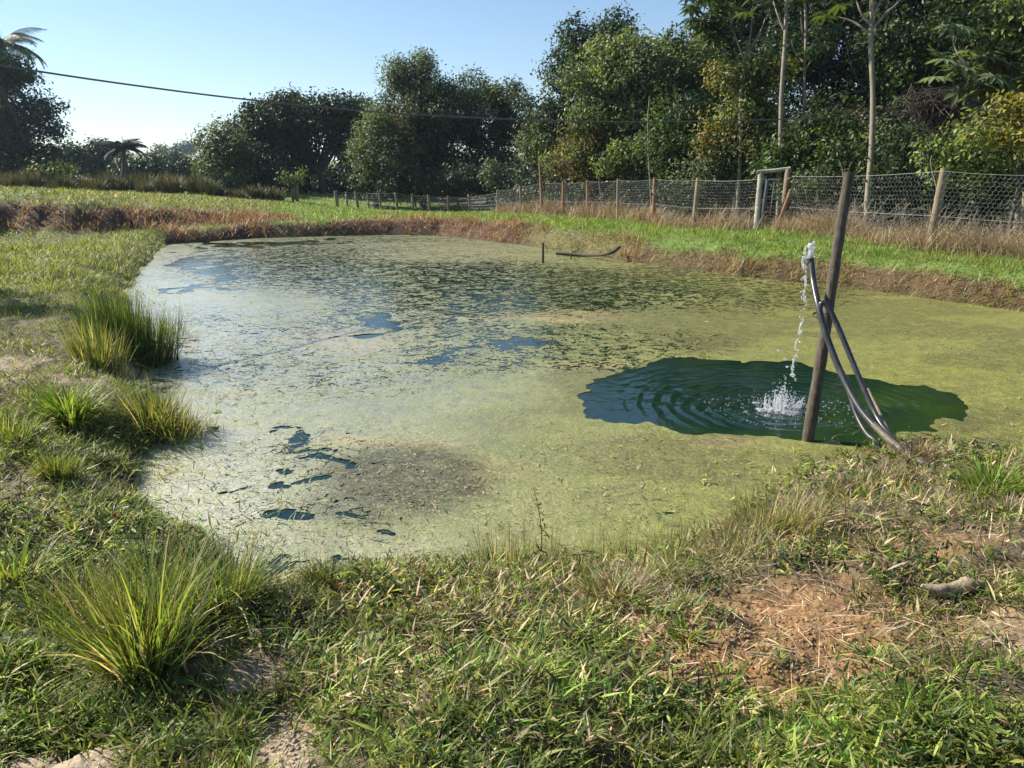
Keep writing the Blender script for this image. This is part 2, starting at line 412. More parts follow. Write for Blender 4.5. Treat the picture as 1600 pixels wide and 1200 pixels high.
tag(mb.build('ground', m, smooth=True), 'pond banks, meadow and trampled earth with thin grass', None, None, 'structure')

# ------------------------------------------------------------------ water
hole_px = [(900,619),(925,606),(933,592),(975,578),(1030,566),(1090,559),(1130,561),(1185,568),(1225,569),(1240,566),(1258,574),(1290,580),(1340,588),(1385,600),(1420,603),
           (1445,603),(1475,612),(1504,630),(1502,648),(1478,655),(1450,668),(1420,690),(1380,702),(1330,694),(1300,690),(1262,690),(1215,686),(1160,680),(1110,680),(1085,683),(1050,676),(1010,664),(965,662),(925,652),(908,640)]
HP = np.array([onz(a, b)[:2] for a, b in hole_px]); HX, HY = HP.T
def hole_sdf(x, y): return poly_sdf(x, y, HX, HY) + (fbm(n1, x+5, y, 2.6, 4)-.5)*.34 + (fbm(n3, x, y+9, 9, 3)-.5)*.14
SPL = onz(1222, 640)
xs = np.unique(np.round(np.concatenate([np.arange(-16, 22, .5), np.arange(.2, 6.2, .02)]), 4))
ys = np.unique(np.round(np.concatenate([np.arange(2, 30, .5), np.arange(4.8, 8.2, .02)]), 4))
WX, WY = np.meshgrid(xs, ys); dr = np.hypot(WX-SPL[0], WY-SPL[1])
phs = (fbm(n1, WX, WY, 1.4, 3)-.5)*4.5
k_edge = sstep(-.04, -.45, hole_sdf(WX, WY))
drw = dr + (fbm(n2, WX, WY, 1.9, 4)-.5)*.22
WZ = .0042*np.sin(drw*2*np.pi/.13 + phs)*np.exp(-dr/2.2)*sstep(.12, .35, dr)*(.4+1.2*fbm(n3, WX, WY, 2.2, 3)) + .0022*np.sin(dr*2*np.pi/.06 - phs*2)*np.exp(-dr/.9) + .006*(fbm(n2, WX*1.6+WY*.7, WY*3.5, 3.0, 3)-.5)
WZ = WZ*k_edge*(1+.6*(fbm(n2, WX, WY, 1.5, 2)-.5)) + .008*(fbm(n3, WX, WY, 6, 3)-.5)*np.exp(-(dr/.9)**2)*k_edge
mb = MB(); mb.add(np.stack([WX, WY, WZ-.004*0], -1).reshape(-1, 3), grid_faces(len(ys), len(xs), False)[:, ::-1])
m, nt = mat('pond_water'); g = NT(nt); geo = g.n('NewGeometry'); at_g = g.n('Attribute', attribute_name='green')
n_w = g.noise(5, 3, .5, geo.outputs['Position']); n_w2 = g.noise(28, 3, .5, geo.outputs['Position'])
cw = g.mix(at_g.outputs['Fac'], (.0035, .019, .013), (.03, .06, .005))
cw = g.mix(g.math('MULTIPLY', n_w.outputs[0], .35), cw, (.008, .032, .02))
bp = g.n('Bump', i_Strength=.25, i_Distance=.02); g.set(bp, 'Height', g.math('ADD', n_w.outputs[0], g.math('MULTIPLY', n_w2.outputs[0], .25)))
pb = g.n('BsdfPrincipled', i_Roughness=.04, i_IOR=1.4); g.set(pb, 'Base Color', cw); g.set(pb, 'Normal', bp); g.out(pb)
o = mb.build('pond_water', m, smooth=True); tag(o, 'dark rippled open water of the farm pond', None, None, 'structure')
wpx, wpy = proj(WX, WY, WZ*0)
grn = np.maximum.reduce([ell(wpx, wpy, 1400, 655, 120, 45, .7), ell(wpx, wpy, 1240, 690, 150, 16, .8)*.7, ell(wpx, wpy, 1060, 672, 60, 10, .8)*.4]).ravel()
fattr(o, 'green', grn*fbm(n1, WX, WY, 3, 2).ravel()*1.5)

# ------------------------------------------------------------------ algae mat
rr = [2.6]
while rr[-1] < 31: rr.append(rr[-1]*1.007)
an = np.radians(np.linspace(-50, 66, 760)); A2, R2 = np.meshgrid(an, np.array(rr)); AX = R2*np.sin(A2); AY = R2*np.cos(A2)
ad = poly_sdf(AX, AY, PX, PY); hd = hole_sdf(AX, AY)
apx, apy = proj(AX, AY, AX*0)
wa = .35+.03*R2
wpx_, wpy_ = proj(AX+(fbm(n2, AX, AY, 1.3, 3)-.5)*wa*3.4, AY+(fbm(n3, AX, AY, 1.3, 3)-.5)*wa*3.4, AX*0)
lump = (fbm(n1, AX, AY, 3.0, 4)-.5)*.012 + (fbm(n2, AX, AY, 14, 3)-.5)*.008
AZ = .004 + lump*.5
# painted bulges, bare water, sun glare and bleached algae as pale colour
openw = np.zeros(AX.shape)
for cx, cy, rx, ry, s in ((335,425,26,42,.9),(390,380,150,4,1.0),(395,386,60,3,.9),(585,513,40,14,1.0),(520,578,90,12,.35),(780,556,90,12,.75),(590,590,60,8,.45),(400,575,70,16,.5),(380,520,70,30,.42),(470,520,80,30,.40),
                          (488,752,24,30,.8),(512,714,40,13,.72),(440,776,36,12,.8),(400,748,28,9,.8),(522,842,66,14,.98),(470,690,30,10,.5),(690,842,24,10,.55),(665,850,18,8,.6),
                          (380,782,22,9,.7),(1075,840,14,7,.7),(1010,835,24,7,.4),(320,540,60,16,.55),(320,575,70,10,.5),(335,705,24,6,.8),(300,590,40,10,.5),(790,870,60,12,.4),(700,690,300,30,.12),(470,935,60,30,.6),(400,960,30,40,.6)):
    openw = np.maximum(openw, ell(wpx_, wpy_, cx, cy, rx, ry, .6)*s)
crack = np.maximum.reduce([ell(apx, apy, 600, 420, 290, 46, .3)*.9, ell(apx, apy, 840, 445, 320, 55, .35), ell(apx, apy, 760, 540, 320, 40, .5)*.38, ell(apx, apy, 1150, 450, 200, 35, .5)*.45,
                           ell(apx, apy, 470, 570, 200, 50, .5)*.18, ell(apx, apy, 700, 500, 330, 30, .5)*.55, ell(apx, apy, 500, 760, 160, 90, .5)*.1, ell(apx, apy, 930,560,120,20,.5)*.4])
for cx, cy, rx, ry in ((560,535,80,30),(430,480,80,40),(880,497,110,14),(700,400,140,12),(1030,500,80,20),(700,385,200,8),(860,400,60,16),(960,410,70,10)):
    crack = crack*(1-.8*ell(apx, apy, cx, cy, rx, ry, .5))
pale = np.maximum.reduce([ell(apx, apy, 280, 480, 150, 160, .6)*.8, ell(apx, apy, 300, 760, 170, 160, .6)*.9, ell(apx, apy, 470, 540, 260, 200, .8)*.45, ell(apx, apy, 500,900,300,60,.6)*.35])  # whitish sun glare on the left painted in, along with bleached algae
brown = np.maximum.reduce([np.clip((fbm(n3, AX*.8, AY*1.6, .9, 4)-.53)*6, 0, .5)*sstep(600, 900, apx), ell(apx, apy, 635, 750, 130, 52, .35)*1.3, ell(apx, apy, 570, 790, 90, 34, .5)*.8, ell(apx, apy, 890, 496, 110, 10, .4)*.95*0, ell(apx, apy, 1120, 690, 60, 14, .5)*.7, ell(apx, apy, 1510, 660, 70, 22, .5)*.7,
                           ell(apx, apy, 1100, 535, 70, 14, .5)*.7, ell(apx, apy, 1400, 520, 80, 12, .5)*.3, ell(apx, apy, 740, 880, 90, 25, .5)*.4, ell(apx, apy, 1590, 545, 60, 14, .5)*.5])
gold = np.maximum.reduce([ell(apx, apy, 895, 495, 85, 10, .4), ell(apx, apy, 755, 495, 60, 8, .5)*.6, ell(apx, apy, 540, 535, 70, 18, .6)*.7, ell(apx, apy, 630, 697, 100, 9, .6)*.8, ell(apx, apy, 1130,692,55,9,.5),
                          ell(apx, apy, 930, 570, 60, 6, .5)*.7, ell(apx, apy, 670, 735, 130, 26, .7)*.75, ell(apx, apy, 700, 400, 160, 8, .6)*.4, ell(apx,apy,360,615,60,8,.6)*.5, ell(apx,apy,560,690,60,8,.6)*.5])
right = sstep(600, 1250, apx)*.8 + ell(apx, apy, 1500, 640, 220, 60, .7)*.5
AZ = np.maximum(AZ + gold*.006, .0015)
film = np.clip(1.05-sstep(430, 1050, apx)*.9-sstep(560, 760, apy)*.5, .08, 1)
idx = grid_faces(len(rr), len(an), False)
keep = (ad.ravel()[idx].min(1) < .35) & (hd.ravel()[idx].max(1) > -.2)
used = np.unique(idx[keep]); remap = -np.ones(AX.size, int); remap[used] = np.arange(len(used))
mb = MB(); mb.add(np.stack([AX, AY, AZ], -1).reshape(-1, 3)[used], remap[idx[keep]][:, ::-1])
m, nt = mat('algae'); g = NT(nt); geo = g.n('NewGeometry'); P = geo.outputs['Position']
def attr(nm): return g.n('Attribute', attribute_name=nm).outputs['Fac']
nA = g.noise(1.1, 6, .6, P, .6); nB = g.noise(7, 6, .7, P, .8); nC = g.noise(90, 4, .7, P, .5); nD = g.noise(320, 2, .7, P)
nE = g.noise(3.2, 7, .68, P, 1.2)
base = g.ramp(nA, [(.3, (.165, .185, .07)), (.5, (.23, .245, .095)), (.7, (.31, .315, .13))]).outputs[0]
yel = g.ramp(nB, [(.3, (.145, .15, .028)), (.5, (.22, .22, .042)), (.72, (.32, .31, .065))]).outputs[0]
c_ = g.mix(attr('right'), base, yel)
c_ = g.mix(g.math('MULTIPLY', attr('pale'), g.ramp(nE, [(.35, .25), (.6, 1.)]).outputs[0]), c_, (.50, .50, .40))  # glare and bleached scum mixed into the base colour
gm = g.math('MULTIPLY', attr('gold'), g.ramp(nE, [(.4, 0.), (.52, 1.)]).outputs[0])
c_ = g.mix(gm, c_, (.50, .38, .17))
bm = g.math('MULTIPLY', attr('brown'), g.ramp(nB, [(.46, 1.), (.7, .4)]).outputs[0])
c_ = g.mix(bm, c_, (.075, .066, .018))
c_ = g.mix(g.ramp(nE, [(.5, 0.), (.7, .7)]).outputs[0], c_, (.13, .13, .05))
c_ = g.mix(1.0, c_, g.ramp(nC, [(.33, .5), (.67, 1.45)]).outputs[0], 'MULTIPLY')
c_ = g.mix(1.0, c_, g.ramp(nD, [(.3, .7), (.7, 1.3)]).outputs[0], 'MULTIPLY')
nG = g.noise(42, 5, .72, P, .8); nS = g.noise(19, 5, .7, P, 1.6)
c_ = g.mix(g.ramp(nG, [(.54, 0.), (.64, .75)]).outputs[0], c_, g.mix(attr('pale'), (.42, .43, .15), (.62, .62, .50)))  # grains, whitened on the left to paint in the glitter
c_ = g.mix(g.math('MULTIPLY', g.ramp(nS, [(.57, 0.), (.66, .85)]).outputs[0], g.ramp(nA, [(.4, .35), (.6, 1.)]).outputs[0]), c_, (.075, .085, .025))
hgt = g.math('ADD', g.math('MULTIPLY', nB.outputs[0], .8), g.math('MULTIPLY', nC.outputs[0], .35))
hgt = g.math('ADD', hgt, g.math('MULTIPLY', nD.outputs[0], .08))
bp = g.n('Bump', i_Strength=.75, i_Distance=.02); g.set(bp, 'Height', hgt)
alg = g.n('BsdfPrincipled', i_Roughness=.42); g.set(alg, 'Base Color', c_); g.set(alg, 'Normal', bp)
alg.inputs['Specular IOR Level'].default_value = .7
bp2 = g.n('Bump', i_Strength=.12, i_Distance=.02); g.set(bp2, 'Height', nB)
filmn = g.math('MULTIPLY', attr('film'), g.ramp(nE, [(.38, .15), (.6, 1.)]).outputs[0])
g.set(alg, 'Coat Weight', filmn); alg.inputs['Coat IOR'].default_value = 1.4; alg.inputs['Coat Roughness'].default_value = .12; g.set(alg, 'Coat Normal', bp2)
# cracks
mp = g.n('Mapping'); g.set(mp, 0, P)
warp = g.noise(2.2, 4, .6, P); wv = g.n('VectorMath', operation='SCALE'); g.set(wv, 0, warp.outputs['Color']); wv.inputs['Scale'].default_value = .9
va = g.n('VectorMath', operation='ADD'); g.set(va, 0, P); g.set(va, 1, wv.outputs[0])
ms_ = g.n('Mapping'); g.set(ms_, 0, va.outputs[0]); ms_.inputs['Scale'].default_value = (1.0, .9, 1)
v1 = g.n('TexVoronoi', feature='DISTANCE_TO_EDGE', i_Scale=3.6); g.set(v1, 'Vector', ms_.outputs[0])
v2 = g.n('TexVoronoi', feature='DISTANCE_TO_EDGE', i_Scale=9.5); g.set(v2, 'Vector', ms_.outputs[0])
ck = attr('crack')
nK = g.noise(5.5, 5, .7, P, 1.5)
fl = g.ramp(nK, [(.43, 0.), (.58, 1.)]).outputs[0]       # gaps in the flakes
thr1 = g.math('MULTIPLY', g.math('MULTIPLY', ck, fl), .24); thr2 = g.math('MULTIPLY', g.math('MULTIPLY', ck, fl), .23)
cr1 = g.math('LESS_THAN', v1.outputs[0], thr1); cr2 = g.math('LESS_THAN', v2.outputs[0], thr2)
blot = g.math('GREATER_THAN', g.math('ADD', nE.outputs[0], g.math('MULTIPLY', ck, .10)), .73)
ow = g.math('ADD', g.math('MULTIPLY', attr('openw'), .62), g.math('MULTIPLY', g.math('SUBTRACT', nB.outputs[0], .5), .9))
ow = g.math('GREATER_THAN', g.math('ADD', ow, g.math('MULTIPLY', g.math('SUBTRACT', nE.outputs[0], .5), .6)), .36)
hl = g.math('LESS_THAN', g.math('ADD', attr('hd'), g.math('MULTIPLY', g.math('ADD', g.math('MULTIPLY', g.math('SUBTRACT', nB.outputs[0], .5), .62), g.math('MULTIPLY', g.math('SUBTRACT', nS.outputs[0], .5), .42)))), 0.0)
mk = g.math('MAXIMUM', g.math('MAXIMUM', cr1, cr2), g.math('MAXIMUM', ow, hl)); 
tr = g.n('BsdfTransparent'); mx = g.n('MixShader'); g.set(mx, 0, mk); g.link(alg.outputs[0], mx.inputs[1]); g.link(tr.outputs[0], mx.inputs[2]); g.out(mx)
o = mb.build('algae_mat', m, smooth=True)
tag(o, 'yellow green floating algae covering most of the pond', 'algae', None, 'stuff')
for nm, a in (('right', right), ('pale', pale), ('gold', gold), ('brown', brown), ('crack', crack), ('openw', openw), ('hd', hd), ('film', film)): fattr(o, nm, a.ravel()[used])

# ------------------------------------------------------------------ ground cover
PAL = dict(green=(.14,.20,.04), lime=(.29,.33,.07), deep=(.05,.085,.028), olive=(.22,.205,.07), straw=(.56,.45,.27), rust=(.31,.18,.115), tan=(.43,.33,.25), vivid=(.16,.29,.04), wine=(.17,.06,.045))
PAL = {k: np.array(v) for k, v in PAL.items()}
def pick(N, names, ws):
    ws = np.stack([np.broadcast_to(w_, N) for w_ in ws], 1).astype(float); ws = np.maximum(ws, 1e-6); cs = np.cumsum(ws/ws.sum(1)[:, None], 1)
    k = (rng.random(N)[:, None] > cs).sum(1).clip(0, len(names)-1)
    c = np.array([PAL[n] for n in names])[k]
    return c*(.5+1.0*rng.random(N)[:, None])*(1+.16*(rng.random((N, 3))-.5)), k
def scatter(N, r0, r1, a0=-60, a1=62, inside=-.02):
    r = np.exp(rng.uniform(math.log(r0), math.log(r1), N)); a = np.radians(rng.uniform(a0, a1, N))
    x, y = r*np.sin(a), r*np.cos(a)
    # gather into loose clumps
    z, d = terrain(x, y, True); m = (d > inside) | ((d > -.6) & (rng.random(len(d)) < .6*np.exp(d/np.where(x < -1.2, .28, .14))*(y < 13)))
    z = np.where(d < 0, np.maximum(z, -.02), z)
    x, y, z, d = x[m], y[m], z[m], d[m]
    return x, y, z, d, np.hypot(x, y)
def cover(N, r0, r1, name, label, hs=1.0, S_=3, clump=True):
    x, y, z, d, r = scatter(N, r0, r1)
    q = zone(x, y, z, d)
    dens = (1-.97*q['forest'])*(1-.93*q['dirt'])*(1-.9*q['mud'])*(np.where(q['far'], .7, .12)+1.1*sstep(.34, .58, fbm(n3, x, y, 3.1, 3)))*(1-.35*q['dry'])
    m = rng.random(len(x)) < dens
    x, y, z, d, r = x[m], y[m], z[m], d[m], r[m]; q = {k: (v[m] if np.ndim(v) else v) for k, v in q.items()}
    n = len(x); far = q['far']; rust = q['rust']; patch = fbm(n2, x, y, .9, 3)
    nr = ~far
    wts = [(.65+.8*sstep(.4,.6,patch))*(1-rust), (.42+1.6*q['lush']*.6+.5*q['gfar']+.35*far)*(1-rust), .35*nr*(1-rust), (.35+.5*(1-patch)+.5*far+.4*q['rbk'])*(1-rust),
           (.16+1.2*q['dry'])*(1-.7*rust), rust*4*(r > 9)+.5*q['rbk']+.45*q['dry']*(r < 9), (.15+1.0*q['dry']+.9*rust+.7*q['rbk']), (2.2*q['gfar'])*(1-rust)*(.35+sstep(.35,.55,patch)) + .3*q['lush'], .05*nr+1.6*q['scarp']]  # dark wine blades deepen the painted shade on the scarp
    col, kk = pick(n, ['green','lime','deep','olive','straw','rust','tan','vivid','wine'], wts)
    px = r/F*1.5625
    L = (.027+.048*rng.random(n)**1.5)*hs*(.7+.8*sstep(.35, .65, fbm(n1, x, y, 1.8, 2)))
    L = L*(1+.9*rust+.5*q['rbk'])*(1+.35*q['lush'])
    L = np.maximum(L, 0) * (1-.4*q['dirt'])
    W = np.maximum(.0026+.004*rng.random(n), px*np.where(r > 12, .62, .45)); L = L*np.where(r > 12, 1.25, 1)
    wide = (rng.random(n) < (.38+.4*q['lush'])) & (r < 6)
    W = np.where(wide, .006+.007*rng.random(n), W)
    flat = np.where(np.isin(kk, [4, 6]), .9, .35)
    tilt = np.abs(rng.normal(0, .55, n)) + flat*rng.random(n) + .45*wide
    mb = MB()
    blades(mb, np.stack([x, y, z-.005], 1), L, W, rng.uniform(0, 2*np.pi, n), tilt, rng.uniform(.1, 1.3, n), col, S_, belly=False)
    return tag(mb.build(name, M['grass']), label, 'grass', None, 'stuff')
cover(400000, 1.35, 5.2, 'short_grass', 'short mixed grass and weeds on the near bank by the camera', 1.0, 3)
cover(430000, 5.2, 13, 'bank_grass', 'short lime and olive grass covering the left bank', 1.25, 2)
cover(600000, 13, 70, 'meadow_grass', 'sunny green meadow grass with rusty dry edges beyond the pond', 1.7, 2)

# herbs: low leafy weeds on the near bank
def herbs(N, r0, r1, name, label):
    x, y, z, d, r = scatter(N, r0, r1, -44, 44, .02); q = zone(x, y, z, d)
    m = rng.random(len(x)) < (1-q['dirt'])*(1-q['mud'])*sstep(.42, .62, fbm(n1, x+7, y, 1.5, 3)); x, y, z, r = x[m], y[m], z[m], r[m]; lu = q['lush'][m]
    n = len(x); k = 6
    hgt = .02+.07*rng.random(n)
    az = rng.uniform(0, 6.28, (n, k)); rad = .012+.03*rng.random((n, k))
    pos = np.stack([x[:, None]+np.cos(az)*rad, y[:, None]+np.sin(az)*rad, z[:, None]+hgt[:, None]*np.linspace(.3, 1, k)[None]], -1).reshape(-1, 3)
    nrm = np.stack([np.cos(az)*.5, np.sin(az)*.5, np.ones_like(az)], -1).reshape(-1, 3)+rng.normal(0, .3, (n*k, 3))
    col, _ = pick(n, ['green','lime','deep','wine','olive'], [1, .5+lu, .9, .08, .4]); col = np.repeat(col, k, 0)
    mb = MB(); leaves(mb, pos, nrm, (.02+.025*rng.random(n*k))*np.repeat(1+r/10, k), col, .27, .3)
    return tag(mb.build(name, M['leaf']), label, 'weeds', None, 'stuff')
herbs(11000, 1.4, 7, 'leafy_weeds', 'small leafy weeds among the near bank grass')

# broad blades lying every way over the turf
x, y, z, d, r = scatter(85000, 1.4, 9, -55, 55, .0); q = zone(x, y, z, d)
m = rng.random(len(x)) < (1-.97*q['dirt'])*(1-q['mud'])*(.15+.85*sstep(.42, .6, fbm(n2, x+3, y, 2.0, 3)))
x, y, z, r = x[m], y[m], z[m], r[m]; lu = q['lush'][m]; dy = q['dry'][m]; n = len(x)
col, _ = pick(n, ['green','lime','vivid','deep','olive','straw','tan'], [1, .7+lu, .4+lu*.8, .5, .6, .25+dy, .2+dy])
mb = MB(); blades(mb, np.stack([x, y, z+.01+.03*rng.random(n)], 1), .03+.07*rng.random(n), (.004+.007*rng.random(n))*(1+r/14), rng.uniform(0, 6.28, n), rng.uniform(.5, 1.35, n), rng.uniform(-.1, .8, n), col*1.2, 3, belly=True)
tag(mb.build('trampled_blades', M['grass']), 'broad trampled grass blades lying over the near turf', 'grass', None, 'stuff')
# straw litter lying flat
x, y, z, d, r = scatter(9000, 1.5, 6.5, -10, 42, .03); q = zone(x, y, z, d)
m = rng.random(len(x)) < np.clip(.12+.8*q['dry']+.9*q['dirt'], 0, 1)*.75; x, y, z, r = x[m], y[m], z[m], r[m]; n = len(x)
mb = MB(); col, _ = pick(n, ['straw', 'tan', 'olive'], [1, .6, .2])
blades(mb, np.stack([x, y, z+.004+.02*rng.random(n)], 1), .03+.12*rng.random(n)**2, .002+.004*rng.random(n)**2, rng.uniform(0, 6.28, n), np.full(n, 1.45)+rng.normal(0, .12, n), rng.normal(0, .15, n), col*1.15, 2)
tag(mb.build('straw_litter', M['straw']), 'dry straw stems lying on the bare earth', 'straw', None, 'stuff')
# soil clods
def clods(n, cx, cy, sx, sy, name, label, col, smin, smax):
    mb = MB(); pts = np.array([onz(a, b, .33)[:2] for a, b in zip(rng.normal(cx, sx, n), rng.normal(cy, sy, n))])
    zz = terrain(pts[:, 0], pts[:, 1])
    t = (1+5**.5)/2; iv = np.array([[-1,t,0],[1,t,0],[-1,-t,0],[1,-t,0],[0,-1,t],[0,1,t],[0,-1,-t],[0,1,-t],[t,0,-1],[t,0,1],[-t,0,-1],[-t,0,1]])/1.9
    fc = np.array([[0,11,5],[0,5,1],[0,1,7],[0,7,10],[0,10,11],[1,5,9],[5,11,4],[11,10,2],[10,7,6],[7,1,8],[3,9,4],[3,4,2],[3,2,6],[3,6,8],[3,8,9],[4,9,5],[2,4,11],[6,2,10],[8,6,7],[9,8,1]])
    for i in range(n):
        s = smin+(smax-smin)*rng.random()**3
        mb.add(iv*s*(.7+.6*rng.random((12, 1)))*np.array([1, 1, .6])+[pts[i, 0], pts[i, 1], zz[i]+s*.2], fc, np.array(col)*(.75+.5*rng.random()))
    return tag(mb.build(name, M['soil']), label, 'soil', None, 'stuff')
m, nt = mat('loose_soil'); g = NT(nt); cc = g.n('Attribute', attribute_name='Col'); nn = g.noise(60, 4, .7, g.n('NewGeometry').outputs['Position'])
bp = g.n('Bump', i_Strength=.8, i_Distance=.01); g.set(bp, 'Height', nn); pb = g.n('BsdfPrincipled', i_Roughness=.95)
g.set(pb, 'Base Color', g.mix(1.0, cc.outputs['Color'], g.ramp(nn, [(.3, .65), (.7, 1.3)]).outputs[0], 'MULTIPLY')); g.set(pb, 'Normal', bp); g.out(pb); M['soil'] = m
clods(1500, 1200, 1015, 110, 50, 'loose_soil', 'crumbly ochre soil scattered on the bare patch', (.31, .18, .08), .002, .010)
clods(420, 450, 1160, 26, 36, 'pale_soil', 'pale crumbling mud at the bottom of the bank', (.34, .27, .19), .002, .009)

# rushes fringe standing at the near water line
n = 1500; ex = rng.uniform(430, 1200, n); ey = np.interp(ex, [430,520,600,800,1000,1080,1180], [925,905,890,878,866,842,805])+rng.normal(0, 14, n)
cl = fbm(n1, ex, ex*0, .02, 2) > .44; ex, ey = ex[cl], ey[cl]; n = len(ex)
pp = np.array([onz(a, b, .02) for a, b in zip(ex, ey)]); zz = np.maximum(terrain(pp[:, 0], pp[:, 1]), 0)
mb = MB(); col, _ = pick(n, ['olive','green','tan','lime'], [1, .6, .7, .5])
blades(mb, np.stack([pp[:, 0], pp[:, 1], zz-.01], 1), .06+.2*rng.random(n)**2.2, .003, rng.uniform(0, 6.28, n), np.abs(rng.normal(0, .15, n)), rng.uniform(0, .5, n), col, 4)
tag(mb.build('rush_fringe', M['grass']), 'thin rushes standing along the near water line', 'rushes', None, 'stuff')
# crumbs, leaf bits and stem pieces caught in the scum
n = 26000; r = np.exp(rng.uniform(math.log(3.3), math.log(24), n)); a = np.radians(rng.uniform(-45, 48, n)); x, y = r*np.sin(a), r*np.cos(a)
kd = (poly_sdf(x, y, PX, PY) < -.02) & (hole_sdf(x, y) > .03) & ((fbm(n2, x, y, 1.1, 4) > .54) | (rng.random(n) < .12)); x, y, r = x[kd], y[kd], r[kd]; n = len(x)
mb = MB(); col, _ = pick(n, ['olive','tan','lime','deep','straw'], [1, .7, .8, .5, .4])
blades(mb, np.stack([x, y, .012+.004*rng.random(n)], 1), (.008+.05*rng.random(n)**4)*(1+r/12), (.003+.006*rng.random(n))*(1+r/12), rng.uniform(0, 6.28, n), 1.5+rng.normal(0, .07, n), rng.normal(0, .1, n), col*.8, 2)
tag(mb.build('floating_debris', M['straw']), 'leaf crumbs and stem pieces caught in the floating algae', 'debris', None, 'stuff')
# dry fringe around the hose end and right bank
n = 9000; ex = rng.uniform(1130, 1640, n); ey = np.interp(ex, [1130,1200,1300,1400,1500,1640],[850,835,775,740,745,735])+np.abs(rng.normal(0, 38, n))-12
pp = np.array([onz(a, b, .2) for a, b in zip(ex, ey)]); zz, dd = terrain(pp[:, 0], pp[:, 1], True); k_ = (dd > 0)&(fbm(n2, pp[:,0], pp[:,1], 3, 2) > .42); pp = pp[k_]; zz = zz[k_]; n = len(pp)
mb = MB(); col, _ = pick(n, ['straw','tan','rust','olive','green','lime'], [.6, 1, .5, 1, .5, .3])
blades(mb, np.stack([pp[:, 0], pp[:, 1], zz-.01], 1), .05+.13*rng.random(n)**1.6, .0035, rng.uniform(0, 6.28, n), np.abs(rng.normal(0, .5, n)), rng.uniform(.2, 1.2, n), col, 3)
tag(mb.build('dry_grass', M['straw']), 'rough dry grass where the hoses reach the near bank', 'grass', None, 'stuff')

# dead tall grass along the fence, rusty bank grass
def px_stuff(n, fx, sig, D0, hmin, hmax, pal, ws, name, label, wpx=.8, zfun=None, mt='straw', bend=(.3, 1.4), off=0.0):
    """grass in a strip along a world line"""
    pts = np.array([p[:2] for p in fx]); seg = np.r_[0, np.cumsum(np.hypot(*np.diff(pts, axis=0).T))]
    s = rng.uniform(0, seg[-1], n); X = np.interp(s, seg, pts[:, 0]); Y = np.interp(s, seg, pts[:, 1])
    k_ = (fbm(n1, s, s*0+3, .8, 3) > .33) | (rng.random(n) < .3)
    X += rng.normal(0, sig, n); Y += rng.normal(0, sig, n)+off; X, Y = X[k_], Y[k_]; n = len(X)
    z, d = terrain(X, Y, True); r = np.hypot(X, Y); hh = .35+1.4*fbm(n3, X, Y, 1.1, 3)**1.3
    mb = MB(); col, _ = pick(n, pal, ws)
    blades(mb, np.stack([X, Y, z-.02], 1), (hmin+(hmax-hmin)*rng.random(n))*hh, np.maximum(.004, r/F*1.5625*wpx), rng.uniform(0, 6.28, n), np.abs(rng.normal(0, .35, n)), rng.uniform(*bend, n), col, 4)
    return tag(mb.build(name, M[mt]), label, 'grass', None, 'stuff')
FL = [(778,334,38),(815,335,34),(848,337,32),(880,338,30),(918,341,28),(965,344,26),(1021,350,23.2),(1085,358,20.7),(1180,361,19)]
FR = [(1228,362,18.6),(1330,375,16.6),(1452,392,14.7),(1620,412,13.2),(1850,440,11.9)]
def gpt(px, py, D):
    p = at(px, py, D); return np.array([p[0], p[1], float(terrain(p[0], p[1]))])
FLp = [gpt(*a) for a in FL]; FRp = [gpt(*a) for a in FR]
px_stuff(15000, FLp, .2, 0, .3, .75, ['tan','rust','straw','olive'], [1, .6, .7, .2], 'dead_grass', 'tall dead grass at the foot of the fence left of the gate', .38, off=.1, bend=(.4, 2.0))
px_stuff(17000, FRp, .2, 0, .3, .8, ['tan','straw','rust','olive'], [1, .8, .2, .2], 'dead_grass', 'tall tangled dead grass at the foot of the fence right of the gate', .34, off=.22, bend=(.4, 2.0))

